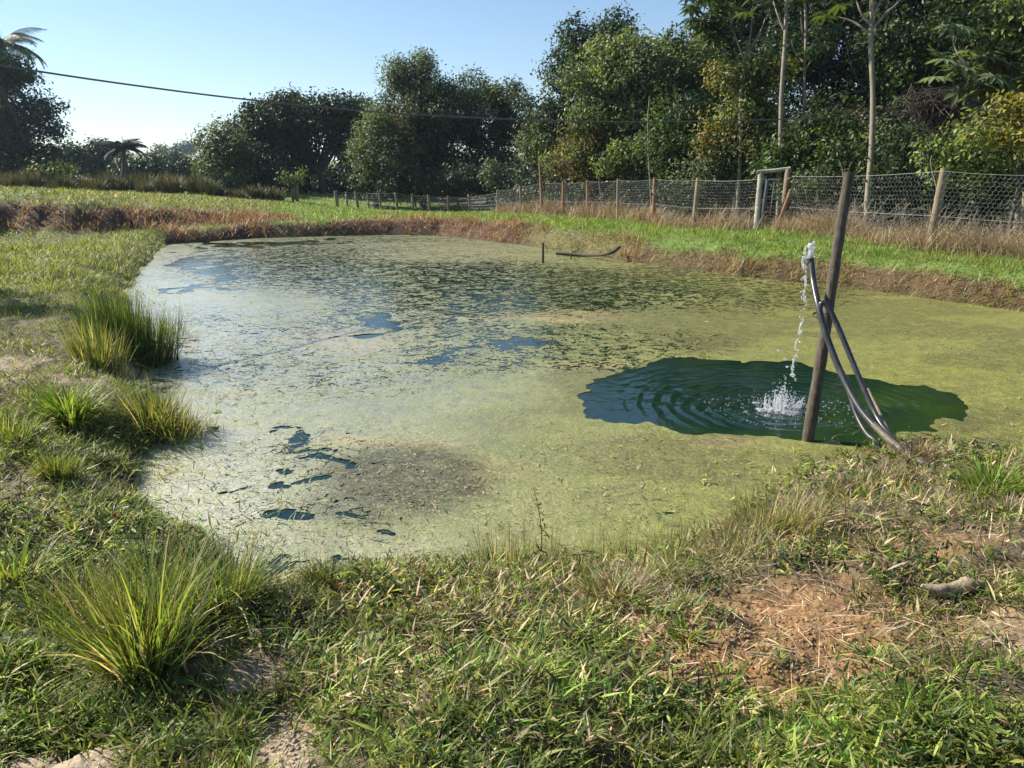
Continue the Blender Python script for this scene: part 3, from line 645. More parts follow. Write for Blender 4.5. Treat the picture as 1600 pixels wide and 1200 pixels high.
# ------------------------------------------------------------------ tussocks
def ground_hit(px, py, z0=.3):
    z = z0
    for _ in range(25):
        p = onz(px, py, z); z = .5*z + .5*max(float(terrain(p[0], p[1])), 0.0)
    return onz(px, py, z)
def tussock(px, py, h_px, w_px, n, pal, ws, label, name='grass_tussock', cat='grass clump', W=.004, spread=.5, bend=(.2, 1.0), lean=0, S_=5, mt='grass', belly=False, hvar=.5, rb=.22):
    p = ground_hit(px, py); D = p[1]*cp - (p[2]-CH)*sp; k = D/F; H = h_px*k; Wd = w_px*k
    rad = np.sqrt(rng.random(n))*Wd*rb; a = rng.uniform(0, 6.28, n)
    x = p[0]+rad*np.cos(a); y = p[1]+rad*np.sin(a)*.8
    kc = rng.integers(0, 4, n); ox = rng.normal(0, Wd*.11, 4); oy = rng.normal(0, Wd*.09, 4); x = x+ox[kc]; y = y+oy[kc]
    H = H*np.array([1, .82, .7, .92])[kc]
    z = np.maximum(terrain(x, y), -.03)
    az = a + rng.normal(0, .5, n) + lean*0
    tilt = spread*(rad/(Wd*rb+1e-6))*(.4+rng.random(n)) 
    L = H*(1-hvar*rng.random(n))*1.12
    col, _ = pick(n, pal, ws); mb = MB()
    th_ = max(20, int(n*.3)); a2 = rng.uniform(0, 6.28, th_); r2 = np.sqrt(rng.random(th_))*Wd*(rb+.06); X2 = p[0]+r2*np.cos(a2); Y2 = p[1]+r2*np.sin(a2)*.8
    c2, _ = pick(th_, ['tan','straw','olive','wine','green'], [1, .8, .8, .15, .5])
    blades(mb, np.stack([X2, Y2, np.maximum(terrain(X2, Y2), -.02)], 1), h_px*k*(.2+.45*rng.random(th_)), W*(.6+.7*rng.random(th_)), rng.uniform(0, 6.28, th_), rng.uniform(.5, 1.4, th_), rng.uniform(0, 1.2, th_), c2, S_)
    kink = rng.random(n) < .14; tilt = tilt+kink*rng.uniform(0, .5, n); kb = kink*rng.uniform(.6, 1.6, n)
    blades(mb, np.stack([x, y, z-.01], 1), L, W*(.6+.8*rng.random(n)), az, tilt, rng.uniform(*bend, n)+kb, col, S_, belly=belly)
    o = mb.build(name, M[mt]); o.data.transform(__import__('mathutils').Matrix.Translation(-Vector(p))); o.location = [float(c) for c in p]
    return tag(o, label, cat)
G = ['green','lime','deep','olive']
tussock(232, 1035, 245, 330, 430, ['vivid','lime','green','straw','olive'], [.3, 1.1, .9, .3, .9], 'largest grass tussock, long bright blades fanning up from the near left bank', W=.0075, spread=.5, bend=(.05, .9), rb=.13, belly=True)
tussock(325, 950, 140, 260, 800, G+['straw'], [1, .8, .8, .4, .15], 'dense darker green tussock behind the largest fan of blades, at the water edge', W=.005, spread=.6, bend=(.2, .9))
tussock(130, 960, 110, 230, 700, G+['tan'], [1, 1, .5, .5, .4], 'loose green and tan tussock left of the largest one', W=.005, spread=.7, bend=(.3, 1.1))
tussock(195, 545, 105, 130, 1700, ['deep','green','olive'], [2.2, .8, .4], 'tall dark green rushes standing at the left water edge', 'rush_clump', 'rushes', W=.007, spread=.18, bend=(.05, .35), rb=.4)
tussock(160, 572, 85, 80, 420, ['lime','olive','straw','green'], [.5, 1, .3, .8], 'yellowish rushes in front of the tall dark green clump', 'rush_clump', 'rushes', W=.007, spread=.3, bend=(.05, .5), rb=.4)
tussock(264, 523, 58, 55, 110, ['deep','olive'], [1, 1], 'sparse thin rushes in the water right of the tall dark clump', 'rush_clump', 'rushes', W=.006, spread=.25, bend=(.05, .4), rb=.4)
tussock(248, 668, 88, 130, 520, ['olive','green','lime','straw'], [1, .8, .6, .4], 'olive tussock with tan tips leaning over the left water edge', W=.006, spread=.55, bend=(.1, .8), rb=.3)
tussock(305, 672, 60, 110, 120, ['olive','tan','green'], [1, .6, .6], 'thin straggling blades bending out over the left algae', W=.005, spread=.8, bend=(.3, 1.0), rb=.25)
tussock(108, 655, 80, 110, 420, ['lime','vivid','green'], [1.6, .5, .5], 'bright yellow green broad bladed tussock on the left bank', W=.013, spread=.7, bend=(.3, 1.2), belly=True)
tussock(20, 690, 60, 130, 300, ['lime','green','olive'], [1, .8, .5], 'yellow green tussock at the left edge below the bright broad one', W=.010, spread=.7, bend=(.3, 1.2), belly=True)
tussock(88, 745, 70, 90, 360, ['green','olive','lime'], [1, .8, .6], 'medium green tussock with shaded foot on the left bank', W=.006, spread=.5, bend=(.2, .9))
tussock(28, 915, 100, 140, 220, ['lime','vivid','olive'], [1, .6, .4], 'wide bright blades crossing at the left edge of the near bank', W=.011, spread=.8, bend=(.2, .9), belly=True)
tussock(512, 912, 62, 80, 260, ['deep','green','olive'], [1, 1, .6], 'small dark tuft growing out of the algae at the near edge', W=.0035, spread=.5, bend=(.2, .9))
tussock(975, 935, 70, 190, 900, ['tan','olive','wine','green'], [1, 1, .3, .6], 'low reddish brown tussock drooping over the near edge', W=.0045, spread=.9, bend=(.5, 1.7))
tussock(1060, 950, 50, 120, 500, ['olive','tan','deep'], [1, .7, .7], 'drooping olive tussock joined to the reddish brown one', W=.0045, spread=.9, bend=(.7, 1.8))
tussock(1205, 830, 88, 140, 420, ['olive','green','straw','tan'], [1, .6, .5, .5], 'upright olive tuft at the near edge left of the hoses', W=.0045, spread=.5, bend=(.1, .7), rb=.35)
tussock(1050, 870, 75, 90, 60, ['olive','green'], [1, 1], 'few tall thin stems standing in the algae at the near edge', 'rush_clump', 'rushes', W=.003, spread=.3, bend=(.05, .5), rb=.4)
tussock(790, 885, 80, 130, 140, ['olive','green','tan'], [1, 1, .5], 'thin upright rushes at the near edge left of the budding weed', 'rush_clump', 'rushes', W=.004, spread=.25, bend=(.05, .4), rb=.4)
tussock(1440, 712, 46, 110, 420, ['tan','rust','straw','wine'], [1, .6, .6, .3], 'small dry brown tuft beside the lower end of the hoses', W=.004, spread=.6, bend=(.2, .9), rb=.35, mt='straw')
tussock(1560, 765, 70, 150, 420, ['lime','vivid','green'], [1, .8, .6], 'bright green tuft on the right bank near the frame edge', W=.008, spread=.7, bend=(.3, 1.2), belly=True)
tussock(1590, 805, 40, 140, 500, ['tan','deep','olive'], [1, .6, .6], 'brown and green tussock below the bright right hand tuft', W=.005, spread=.8, bend=(.5, 1.5))
for a, b, h, w_, lab in ((1455,1120,70,180,'broad bladed grass rosette at the lower right'),(1125,1085,45,110,'broad bladed grass rosette left of the bare patch'),
                         (1365,1030,40,110,'dark broad bladed rosette at the right side of the bare patch'),(1330,1095,40,110,'bright broad bladed rosette below the bare patch'),
                         (1215,1028,20,70,'tiny grass rosette in the middle of the bare patch'),(1580,1140,60,150,'lush broad bladed grass in the bottom right corner'),
                         (1075,1000,50,80,'pale bladed rosette on the left rim of the bare patch'),(120,1120,55,170,'lush broad bladed rosette near the bottom left'),(30,1040,60,150,'lush light green rosette at the left edge'),
                         (700,1120,40,110,'green rosette near the bottom centre')):
    tussock(a, b, h, w_, int(w_*1.3), ['vivid','green','lime','deep'], [1, 1, .6, .5], lab, 'grass_rosette', 'grass clump', W=.0085, spread=1.0, bend=(.4, 1.3), belly=True, S_=4, rb=.34)

# weeds with stems
def weed(px, py, h_px, label, flower=False):
    p = ground_hit(px, py); k = (p[1]*cp-(p[2]-CH)*sp)/F; H = h_px*k
    e = empty('weed', p, label, 'weed')
    pts = curve([p+[0, 0, -.01], p+[.012, 0, H*.35], p+[-.004, 0, H*.7], p+[-.03, 0, H]], 16)
    mb = MB(); tube(mb, pts, np.linspace(.003, .0012, len(pts)), 5, (.26, .10, .06)); mb.build('stem', M['straw'], e)
    lv = MB()
    for i in range(46 if not flower else 18):
        t = rng.uniform(.2, 1.0); q = pts[int(t*(len(pts)-1))]; a = rng.uniform(0, 6.28); L = .014+.02*(1-t)+.008*rng.random()
        leaves(lv, (q+np.array([math.cos(a), math.sin(a), .5])*L*.6)[None], np.array([[math.cos(a)*.6, math.sin(a)*.6, 1.]]), L, np.array([[.12, .14, .03]])*(.7+.8*rng.random()), .35)
    lv.build('foliage', M['leaf'], e)
    f = MB(); q = pts[-1] if flower else pts[int(.82*(len(pts)-1))]
    for a in np.linspace(0, 6.28, 7)[:-1]:
        leaves(f, (q+np.array([math.cos(a), math.sin(a), .3])*.006)[None], np.array([[math.cos(a), math.sin(a), .8]]), .012, np.array([[.55, .12, .45] if flower else [.5, .15, .12]]), .6)
    f.build('flower', M['leaf'], e)
weed(842, 880, 130, 'tall budding weed with red stem standing before the green algae')
weed(1312, 838, 105, 'slender weed with a tiny purple flower below the pole', True)

# ------------------------------------------------------------------ pole, hoses, water jet
pb_ = onz(1262, 689); pt_ = at(1327, 270, 5.62)
e = empty('wooden_pole', pb_, 'weathered round wooden pole leaning out of the dark water hole', 'pole')
pts = curve([pb_+[-.02, 0, -.6], pb_, at(1283, 560, 5.69), at(1299, 450, 5.66), at(1314, 350, 5.64), pt_], 40)
mb = MB(); rad = np.interp(np.arange(len(pts)), [0, 10, 20, len(pts)-1], [.048, .044, .040, .037])*(1+.05*np.sin(np.arange(len(pts))*1.3))
tube(mb, pts, rad, 14, rough=.05); mb.build('shaft', M['pole'], e, smooth=False)
m, nt = mat('black_polythene'); g = NT(nt); nn = g.noise(14, 4, .6); c_ = g.ramp(nn, [(.35, (.022, .024, .028)), (.7, (.06, .062, .065))])
pb = g.n('BsdfPrincipled', i_Roughness=.33); g.set(pb, 'Base Color', c_); g.out(pb); M['hose'] = m
m, nt = mat('dusty_polythene'); g = NT(nt); nn = g.noise(20, 5, .65); c_ = g.ramp(nn, [(.35, (.05, .042, .034)), (.65, (.17, .14, .105))])
pb = g.n('BsdfPrincipled', i_Roughness=.6); g.set(pb, 'Base Color', c_); g.out(pb); M['hose_dusty'] = m
m, nt = mat('tie_wire'); g = NT(nt); pb = g.n('BsdfPrincipled', i_Roughness=.5, i_Metallic=.8); pb.inputs['Base Color'].default_value = (.05, .045, .04, 1); g.out(pb); M['tie'] = m
m, nt = mat('galvanised_wire'); g = NT(nt); pb = g.n('BsdfPrincipled', i_Roughness=.45, i_Metallic=.35); pb.inputs['Base Color'].default_value = (.28, .285, .29, 1); g.out(pb); M['wire'] = m
mouth = at(1267, 404, 5.78)
hend = ground_hit(1440, 727)
h1 = curve([mouth, at(1271, 440, 5.72), at(1278, 475, 5.6), at(1290, 520, 5.52), at(1313, 580, 5.42), at(1345, 640, 5.22), at(1385, 683, 5.0), at(1415, 708, 4.82), hend+[0, 0, .01], hend+[.16, -.14, -.05]], 60)
e = empty('water_hose', hend, 'black hose bent upright against the pole and spouting water', 'hose')
n_ = len(h1); mb = MB(); tube(mb, h1[:int(n_*.62)], .0235, 12); mb.build('upper_hose', M['hose'], e, True)
mb = MB(); tube(mb, h1[int(n_*.62)-1:], np.linspace(.0235, .027, n_-int(n_*.62)+1), 12); mb.build('dusty_hose_end', M['hose_dusty'], e, True)
mb = MB()
for k in range(3):
    t = np.linspace(0, 2*np.pi, 22); c0 = (at(1279, 492, 5.6)+at(1292, 492, 5.64))/2 + [0, 0, .012*k-.01]
    ring = np.stack([c0[0]+.066*np.cos(t), c0[1]+.005+.065*np.sin(t), c0[2]+.01*np.sin(t+k)], 1); tube(mb, ring, .0028, 5, cap=False)
mb.build('wire_tie', M['tie'], e)
h2e = at(1398, 692, 4.98)
h2 = curve([at(1281, 482, 5.50), at(1284, 474, 5.49), at(1292, 477, 5.48), at(1307, 505, 5.46), at(1330, 560, 5.4), at(1352, 613, 5.3), at(1372, 655, 5.18), h2e, h2e+[.05, -.1, -.12]], 52)
e = empty('return_hose', h2e, 'second black hose hooked over at the tie and running down to the bank', 'hose'); mb = MB(); tube(mb, h2, .0195, 12); mb.build('pipe', M['hose'], e, True)
e3 = at(1372, 693, 5.12); e = empty('short_pipe', e3, 'short glossy bluish pipe under the hoses at the water edge', 'pipe'); mb = MB()
tube(mb, curve([at(1326, 610, 5.42), at(1338, 648, 5.32), at(1355, 678, 5.2), e3, e3+[.03, -.03, -.1]], 24), .0165, 10); mb.build('pipe', M['hose'], e, True)
e4 = at(1394, 690, 5.25); mb = MB(); pst = curve([at(1356, 607, 5.5), at(1372, 640, 5.42), e4, e4+[.05, -.03, -.25]], 14)
o = mb; tube(mb, pst, .011, 7, rough=.2); o = mb.build('stick', M['post']); tag(o, 'thin forked stick standing behind the crossing hoses', 'stick')

m, nt = mat('splashing_water'); g = NT(nt)
gl = g.n('BsdfGlass', i_Roughness=.05, i_IOR=1.33); df = g.n('BsdfPrincipled', i_Roughness=.15); df.inputs['Base Color'].default_value = (.93, .96, 1, 1)
tr = g.n('BsdfTranslucent'); tr.inputs[0].default_value = (.95, .97, 1, 1)
m1 = g.n('MixShader', i_0=.5); g.link(df.outputs[0], m1.inputs[1]); g.link(tr.outputs[0], m1.inputs[2])
m2 = g.n('MixShader', i_0=.45); g.link(gl.outputs[0], m2.inputs[1]); g.link(m1.outputs[0], m2.inputs[2]); g.out(m2); M['splash'] = m
import bmesh
def sph(sub=2):
    b = bmesh.new(); bmesh.ops.create_icosphere(b, subdivisions=sub, radius=1); v = np.array([x.co[:] for x in b.verts]); f = np.array([[y.index for y in x.verts] for x in b.faces]); b.free(); return v, f
SV, SF = sph(2); SV1, SF1 = sph(1)
def drop(mb, c, s, stretch=(1, 1, 1), wob=.25, lo=False):
    v, f = (SV1, SF1) if lo else (SV, SF)
    ph = rng.uniform(0, 6.28, 3); k = 1+wob*np.sin(v[:, :1]*3.1+ph[0])*np.cos(v[:, 1:2]*2.7+ph[1])+wob*.6*np.sin(v[:, 2:]*4+ph[2])
    mb.add(v*k*s*np.array(stretch)+np.array(c), f)
mb = MB()
tube(mb, curve([mouth+[0,0,-.01], mouth+[-.003,0,.035], mouth+[-.008,0,.075], mouth+[-.012,0,.115]], 14), np.interp(np.arange(13), [0,3,7,10,12], [.022,.026,.018,.026,.014]), 10, rough=.35)
for k in range(26):
    a = rng.uniform(0, 6.28); drop(mb, mouth+[-.02+.035*math.cos(a), .02*math.sin(a), rng.uniform(0, .125)], rng.uniform(.003, .009), (1, 1, rng.uniform(.8, 2)))
drop(mb, mouth+[-.045, 0, .01], .016, (1.5, 1, .8)); drop(mb, mouth+[-.06, 0, -.03], .011, (1, 1, 1.6))
path = curve([mouth+[-.055, 0, 0], at(1257, 440, 5.86), at(1256, 480, 5.95), at(1250, 520, 6.05), at(1244, 555, 6.12), at(1239, 586, 6.2)], 200)
for c0 in path:
    i_ = rng.random()
    if i_ < .6: continue
    s = rng.uniform(.002, .008); drop(mb, c0+rng.normal(0, .011, 3), s, (1, 1, rng.uniform(1, 2.6)), lo=True)
for (a, b, c2, d2) in ((1255,432,1258,447),(1252,505,1249,523),(1247,528,1243,548),(1240,560,1237,578),(1258,462,1257,472)):
    q0, q1 = at(a, b, 6.0), at(c2, d2, 6.03); pts = curve([q0, (q0+q1)/2+rng.normal(0, .008, 3), q1], 10); tube(mb, pts, .002+.007*np.abs(np.sin(np.arange(len(pts))*1.3)), 8, rough=.4)
for a, b, s in ((1216,548,.012),(1226,561,.009),(1230,573,.010),(1238,586,.018),(1243,592,.010),(1243,594,.008)): drop(mb, at(a, b, 6.1), s)
o = mb.build('water_jet', M['splash'], smooth=True); tag(o, 'water bubbling from the hose mouth and falling in drops', 'water jet')
mb = MB()
for k in range(26):   # torn crown of thrown water
    a = rng.uniform(0, 6.28); r0 = rng.uniform(.02, .14); h_ = rng.uniform(.04, .17)*(1.1-r0*3)
    b0 = np.array([SPL[0]+r0*math.cos(a), SPL[1]+r0*math.sin(a), -.005]); t0 = b0+[math.cos(a)*.06*rng.random(), math.sin(a)*.06*rng.random(), h_]
    pts = curve([b0, (b0+t0)/2+rng.normal(0, .014, 3), t0], 9); tube(mb, pts, np.linspace(.013, .0025, len(pts))*rng.uniform(.5, 1.3), 7, rough=.6)
for k in range(900):
    a = rng.uniform(0, 6.28); r0 = abs(rng.normal(0, .15)); z0 = abs(rng.normal(0, .085))*math.exp(-r0*5)*1.5
    drop(mb, [SPL[0]+r0*math.cos(a)*1.1, SPL[1]+r0*math.sin(a), z0+.002], rng.uniform(.0015, .0062)*(1.2-min(r0*2, .7)), (1, 1, 1), lo=True)
for k in range(90):
    a = rng.uniform(0, 6.28); r0 = abs(rng.normal(0, .075)); drop(mb, [SPL[0]+r0*math.cos(a)*1.4+.02, SPL[1]+r0*math.sin(a)-.02, .004], rng.uniform(.012, .03), (1.4, 1, .45), .5)
for k in range(260):
    a = rng.uniform(0, 6.28); r0 = rng.uniform(.15, .6); drop(mb, [SPL[0]+r0*math.cos(a)*1.2, SPL[1]+r0*math.sin(a)*.8, .003], rng.uniform(.002, .005), (1.8, 1.3, .5), .3, True)
o = mb.build('water_splash', M['splash'], smooth=True); tag(o, 'white splash where the falling water hits the dark hole', 'splash')

# ------------------------------------------------------------------ small things in and by the pond
s0 = onz(848, 411); e = empty('stake', s0, 'short dark stake standing in the far right water', 'stake'); mb = MB()
tube(mb, [s0+[0,0,-.3], s0+[.005,0,.2], s0+[0,0,.43]], [.028,.026,.024], 8, rough=.1); mb.build('shaft', M['pole'], e)
mb = MB(); tube(mb, curve([s0+[.0,0,.40], s0+[.07,0,.36], s0+[.1,0,.22]], 8), .009, 6); mb.build('side_twig', M['pole'], e)
D_ = 17.3; mb = MB(); l0 = onz(869, 396, .06); l1 = onz(952, 396, .18); mid = onz(915, 399, .05)
tube(mb, curve([l0, mid, l1, l1+[.25, .3, .1]], 16), .034, 8, rough=.1); e = empty('driftwood_pole', mid, 'long dark pole lying low over the water by the right bank', 'pole'); mb.build('shaft', M['pole'], e)
mb = MB(); q = onz(892, 406); tube(mb, [q+[0,0,-.2], q+[0,0,.15]], .015, 6); mb.build('prop', M['pole'], e)
# wood chunk near right
wp = ground_hit(1495, 930); mb = MB(); n_ = 14; tt = np.linspace(-1, 1, n_)
pts = np.stack([wp[0]+tt*.145, wp[1]+.02*np.sin(tt*2)-tt*.02, wp[2]+.035+.008*np.sin(tt*4)], 1)
tube(mb, pts, .026*(1-.75*np.abs(tt)**3)*(1+.15*np.sin(tt*9)), 10, rough=.45); tag(mb.build('wood_chunk', M['drift']), 'split grey brown chunk of wood on the right bank grass', 'wood')
for (a, b, L_, az_, lab) in ((800,1035,.20,2.2,'long bare twig lying on grass below the centre'),(790,1072,.07,.2,'short pale stick beside the long bare twig'),(1195,940,.16,2.6,'thin straw coloured twig above the bare patch'),(1290,925,.2,2.75,'straight pale stalk crossing the top of the bare patch')):
    q = ground_hit(a, b)+[0, 0, .03]; mb = MB(); dv = np.array([math.cos(az_), math.sin(az_), .05])*L_/2
    tube(mb, curve([q-dv, q+[0, .01, .012], q+dv], 10), np.linspace(.004, .0022, 9+2)[:len(curve([q-dv, q, q+dv], 10))], 6, rough=.2); tag(mb.build('twig', M['drift']), lab, 'twig')
def rock(px, py, w_px, label, col, flat=.5, name='earth_clod'):
    q = ground_hit(px, py); k = (q[1]*cp-(q[2]-CH)*sp)/F*w_px/2; b = sph(4); v = b[0].copy()
    f1 = fbm(n1, v[:, 0]*2+px, v[:, 1]*2+v[:, 2]*1.7, 1.4, 5)-.5; v = v*(1+f1[:, None]*.9)*k*np.array([1, .75, flat])+q+[0, 0, -k*flat*.25]
    mb = MB(); mb.add(v, b[1], col); tag(mb.build(name, M['soil'], smooth=True), label, 'clod')
rock(150, 1199, 120, 'pale rounded clod at the bottom edge, larger right one of two', (.38, .30, .22), .22)
rock(40, 1203, 90, 'pale clod in the bottom left corner, left one of two', (.37, .29, .21), .22)
rock(370, 1075, 45, 'small tan clod among grass right of the largest tussock', (.38, .28, .18), .5)
rock(735, 1092, 22, 'small pale clod beside the short pale stick', (.5, .42, .32), .6)

# ------------------------------------------------------------------ fences
def netting(mb, A, B, h0A, h1A, h0B, h1B, cell, thick, sag=.05):
    L = np.linalg.norm((B-A)[:2]); nx = max(2, int(L/(cell))); nz = max(2, int((h1A-h0A)/(cell*.87)))
    ex = []
    def P3(i, k):
        t = np.clip(i/nx, 0, 1); s = k/nz; base = A+(B-A)*t
        h0 = h0A+(h0B-h0A)*t; h1 = h1A+(h1B-h1A)*t - sag*4*t*(1-t)
        jit = .012
        return base + np.array([rng.normal(0, jit*.4), rng.normal(0, jit), h0+(h1-h0)*s])
    nodes = {}
    def nd(i, k):
        if (i, k) not in nodes: nodes[(i, k)] = P3(i, k)
        return nodes[(i, k)]
    for k in range(nz):          # hexagon-like twisted wire
        for i in range(nx):
            off = .5*(k % 2)
            a = nd(i+off, k+.0); b = nd(i+off+.5, k+.34); c = nd(i+off+1, k); d = nd(i+off+.5, k+1.0)
            ex += [(a, b), (b, c), (b, d)]
    E = np.array(ex); a, b = E[:, 0], E[:, 1]; t = b-a; n_ = len(a)
    t /= np.linalg.norm(t, axis=1)[:, None]+1e-9
    s = np.cross(t, np.array([0, 1., 0])); s /= np.linalg.norm(s, axis=1)[:, None]+1e-9; u = np.cross(t, s); r0 = thick
    offs = [s*r0, (-.5*s+.87*u)*r0, (-.5*s-.87*u)*r0]
    V = np.stack([a+offs[0], a+offs[1], a+offs[2], b+offs[0], b+offs[1], b+offs[2]], 1).reshape(-1, 3); i = np.arange(n_)*6
    mb.add(V, np.concatenate([np.stack([i, i+1, i+4, i+3], 1), np.stack([i+1, i+2, i+5, i+4], 1), np.stack([i+2, i, i+3, i+5], 1)]))
def post(p, ptop, r, mt, e, name='post'):
    mb = MB(); pts = curve([p+[0, 0, -.3], (p*.6+ptop*.4)+rng.normal(0, .008, 3), ptop], 10); tube(mb, pts, r*(1+.05*rng.random()), 10, rough=.08)
    return mb.build(name, M[mt], e)
def topat(px, py, D): return at(px, py, D)
# stretch left of the gate (near part)
def fence(name, label, posts, cell, thick, net_h0=.06):
    base = [gpt(a, b, D) for a, b, tx, ty, D, r, mt in posts]
    e = empty(name, base[0], label, 'fence')
    tops = []
    for (a, b, tx, ty, D, r, mt), p in zip(posts, base):
        q = at(tx, ty, D); q[1] = p[1]+rng.normal(0, .02); 
        tops.append(q)
        if r > 0: post(p, q, r, mt, e)
    net = MB(); wr = MB()
    for i in range(len(posts)-1):
        A, B, TA, TB = base[i], base[i+1], tops[i], tops[i+1]
        off = np.array([0, -.06, 0])
        hA = TA[2]-A[2]-.05; hB = TB[2]-B[2]-.05
        hA = min(hA, 1.55); hB = min(hB, 1.55)
        A2 = A.copy(); B2 = B.copy(); A2[:2] = (A[:2]+TA[:2])/2; B2[:2] = (B[:2]+TB[:2])/2
        netting(net, A2+off, B2+off, net_h0, hA, net_h0, hB, cell, thick, .04)
        for fr in (1.0, .45):
            t = np.linspace(0, 1, 12)[:, None]; P_ = (A2+off)*(1-t)+(B2+off)*t; P_[:, 2] += ((hA*(1-t)+hB*t)*fr)[:, 0]-.04*fr*4*(t*(1-t))[:, 0]
            tube(wr, P_, max(thick*1.5, .004), 5)
    net.build('wire_netting', M['wire'], e); wr.build('line_wire', M['wire'], e)
    return e
fence('wire_mesh_fence', 'hexagonal wire netting fence on wooden posts left of the gate',
  [(778,334,778,296,38,.07,'post'),(815,335,813,289,34,.07,'post'),(848,337,846,283,32,0,'post'),(880,338,880,283,30,.075,'redpost'),(918,341,917,281,28,.065,'redpost'),(965,344,964,279,26,.06,'post'),(1021,350,1021,277,23.2,.07,'redpost'),
   (1084,358,1087,278,20.7,.07,'post'),(1176,361,1186,276,19.0,0,'post')], .085, .0015)
fence('wire_mesh_fence', 'hexagonal wire netting fence with stout round posts right of the gate',
  [(1224,362,1232,272,18.6,0,'post'),(1449,392,1458,263,14.7,.075,'post'),(1660,416,1680,268,13.0,.075,'post'),(1850,440,1880,270,11.9,.075,'post')], .085, .0014)
fence('wire_mesh_fence', 'distant low netting fence with thin posts sagging across the dip',
  [(527,327,526,298,44,.1,'post'),(543,328,542,299,44,.06,'post'),(560,330,557,298,44,.08,'post'),(577,331,575,300,44,.06,'post'),(596,334,594,300,43.5,.055,'post'),(621,334,619,300,43,.075,'post'),(646,333,645,303,43,.07,'post'),(672,333,670,304,42.5,.075,'post'),
   (702,333,701,306,42.3,.075,'redpost'),(735,333,734,306,42,.075,'redpost'),(778,334,778,299,38.1,0,'post')], .16, .004)
# tall bare stake by the fence
p = gpt(848, 337, 31.5); q = at(843, 252, 31.5); e = empty('tall_post', p, 'tall thin reddish post standing above the fence', 'post'); mb = MB(); tube(mb, [p+[0,0,-.3], (p+q)/2, q], [.075,.06,.045], 8, rough=.08); mb.build('shaft', M['redpost'], e)
# far old posts on the left
def oldpost(px, pyb, pyt, D, r, lab, grp=None, lean=0):
    p = gpt(px, pyb, D); q = at(px+lean, pyt, D); q[1] = p[1]; mb = MB(); tube(mb, [p+[0,0,-.3], q], [r, r*.9], 8, rough=.1); o = mb.build('fence_post', M['post']); tag(o, lab, 'post', grp)
for i, (px, b, t, lab) in enumerate(((430,312,290,'lone far post below the umbrella shaped tree'),(461,318,281,'taller of two far posts standing close together'),(466,319,286,'shorter of two far posts standing close together'),(407,308,286,'far post left of the umbrella shaped tree trunk'))): oldpost(px, b, t, 46, .10, lab)
# foreground-side post at the right that carries the fence corner
# gate
gb = gpt(1181, 361, 19.0); gb2 = gpt(1221, 361, 18.8)
e = empty('gate', (gb+gb2)/2, 'pale timber gate frame holding a dark metal grille, in the wire fence', 'gate')
tl = at(1189, 268, 19.0); tr_ = at(1232, 265, 18.8)
mb = MB(); tube(mb, curve([gb+[0,0,-.3], (gb+tl)/2, tl], 8), .07, 8, rough=.1); mb.build('gate_post', M['palepost'], e)
mb = MB(); tube(mb, curve([gb2+[0,0,-.3], (gb2+tr_)/2, tr_], 8), .08, 8, rough=.1); mb.build('gate_post', M['post'], e)
mb = MB(); tube(mb, [tl+[-.1,0,-.01], (tl+tr_)/2+[0,0,0], tr_+[.05,0,.03]], .045, 8, rough=.1); mb.build('lintel', M['palepost'], e)
g0 = gb+[.12,.05,.12]; gw = (gb2-gb)[0]-.24; gh = (tl-gb)[2]*.78
leaf = MB(); m, nt = mat('dark_gate_metal'); g = NT(nt); pb = g.n('BsdfPrincipled', i_Roughness=.5, i_Metallic=.3); pb.inputs['Base Color'].default_value = (.10, .11, .14, 1); g.out(pb)
lf = MB(); lx = g0[0]; 
tube(lf, [g0+[.02,0,0], g0+[.08,0,gh]], .045, 6); lfo = lf.build('grille_frame', m, e)
br = MB()
for k in range(15): z0 = gh*k/14; tube(br, [g0+[.05+z0*.05,0,z0], g0+[gw+z0*.06,0,z0]], .0065 if k < 14 else .02, 5)
for xx, z0, z1 in ((.22,.62,.98),(.2,.22,.62),(.42,.22,.58),(.35,.0,.22),(.3,.0,.2)): tube(br, [g0+[xx,-.015,z0*gh], g0+[xx+.03,-.015,z1*gh]], .013, 5)
for xx0, xx1, z0 in ((.02,.24,.62),(.2,.42,.22),(.24,.44,.58)): tube(br, [g0+[xx0,-.015,z0*gh], g0+[xx1,-.015,z0*gh]], .013, 5)
br.build('grille_bar', M['wire'], e)
a0 = gpt(1216, 362, 18.5); a1 = at(1231, 298, 18.6); e = empty('plank', a0, 'reddish brown board leaning against the right gate post', 'plank'); mb = MB()
cc0 = (a0+a1)/2; L_ = np.linalg.norm(a1-a0); box(mb, cc0, (.075, .03, L_), ry=math.atan2(a1[0]-a0[0], a1[2]-a0[2])); mb.build('board', M['plank'], e)

# overhead cable
cab = [(-900,-60,6),(-300,52,8.2),(0,102,9.6),(200,132,10.8),(400,157,12),(620,177,13.4),(850,188,15),(1040,190,16.3),(1300,184,18),(1560,172,19.8),(1800,150,22),(2100,110,25)]
mb = MB(); tube(mb, curve([at(*c) for c in cab], 110), .0135, 6); m, nt = mat('cable_rubber'); g = NT(nt); pb = g.n('BsdfPrincipled', i_Roughness=.38); pb.inputs['Base Color'].default_value = (.10, .10, .105, 1); g.out(pb)
tag(mb.build('overhead_cable', m, smooth=True), 'black cable sagging across the sky above the pond', 'cable')

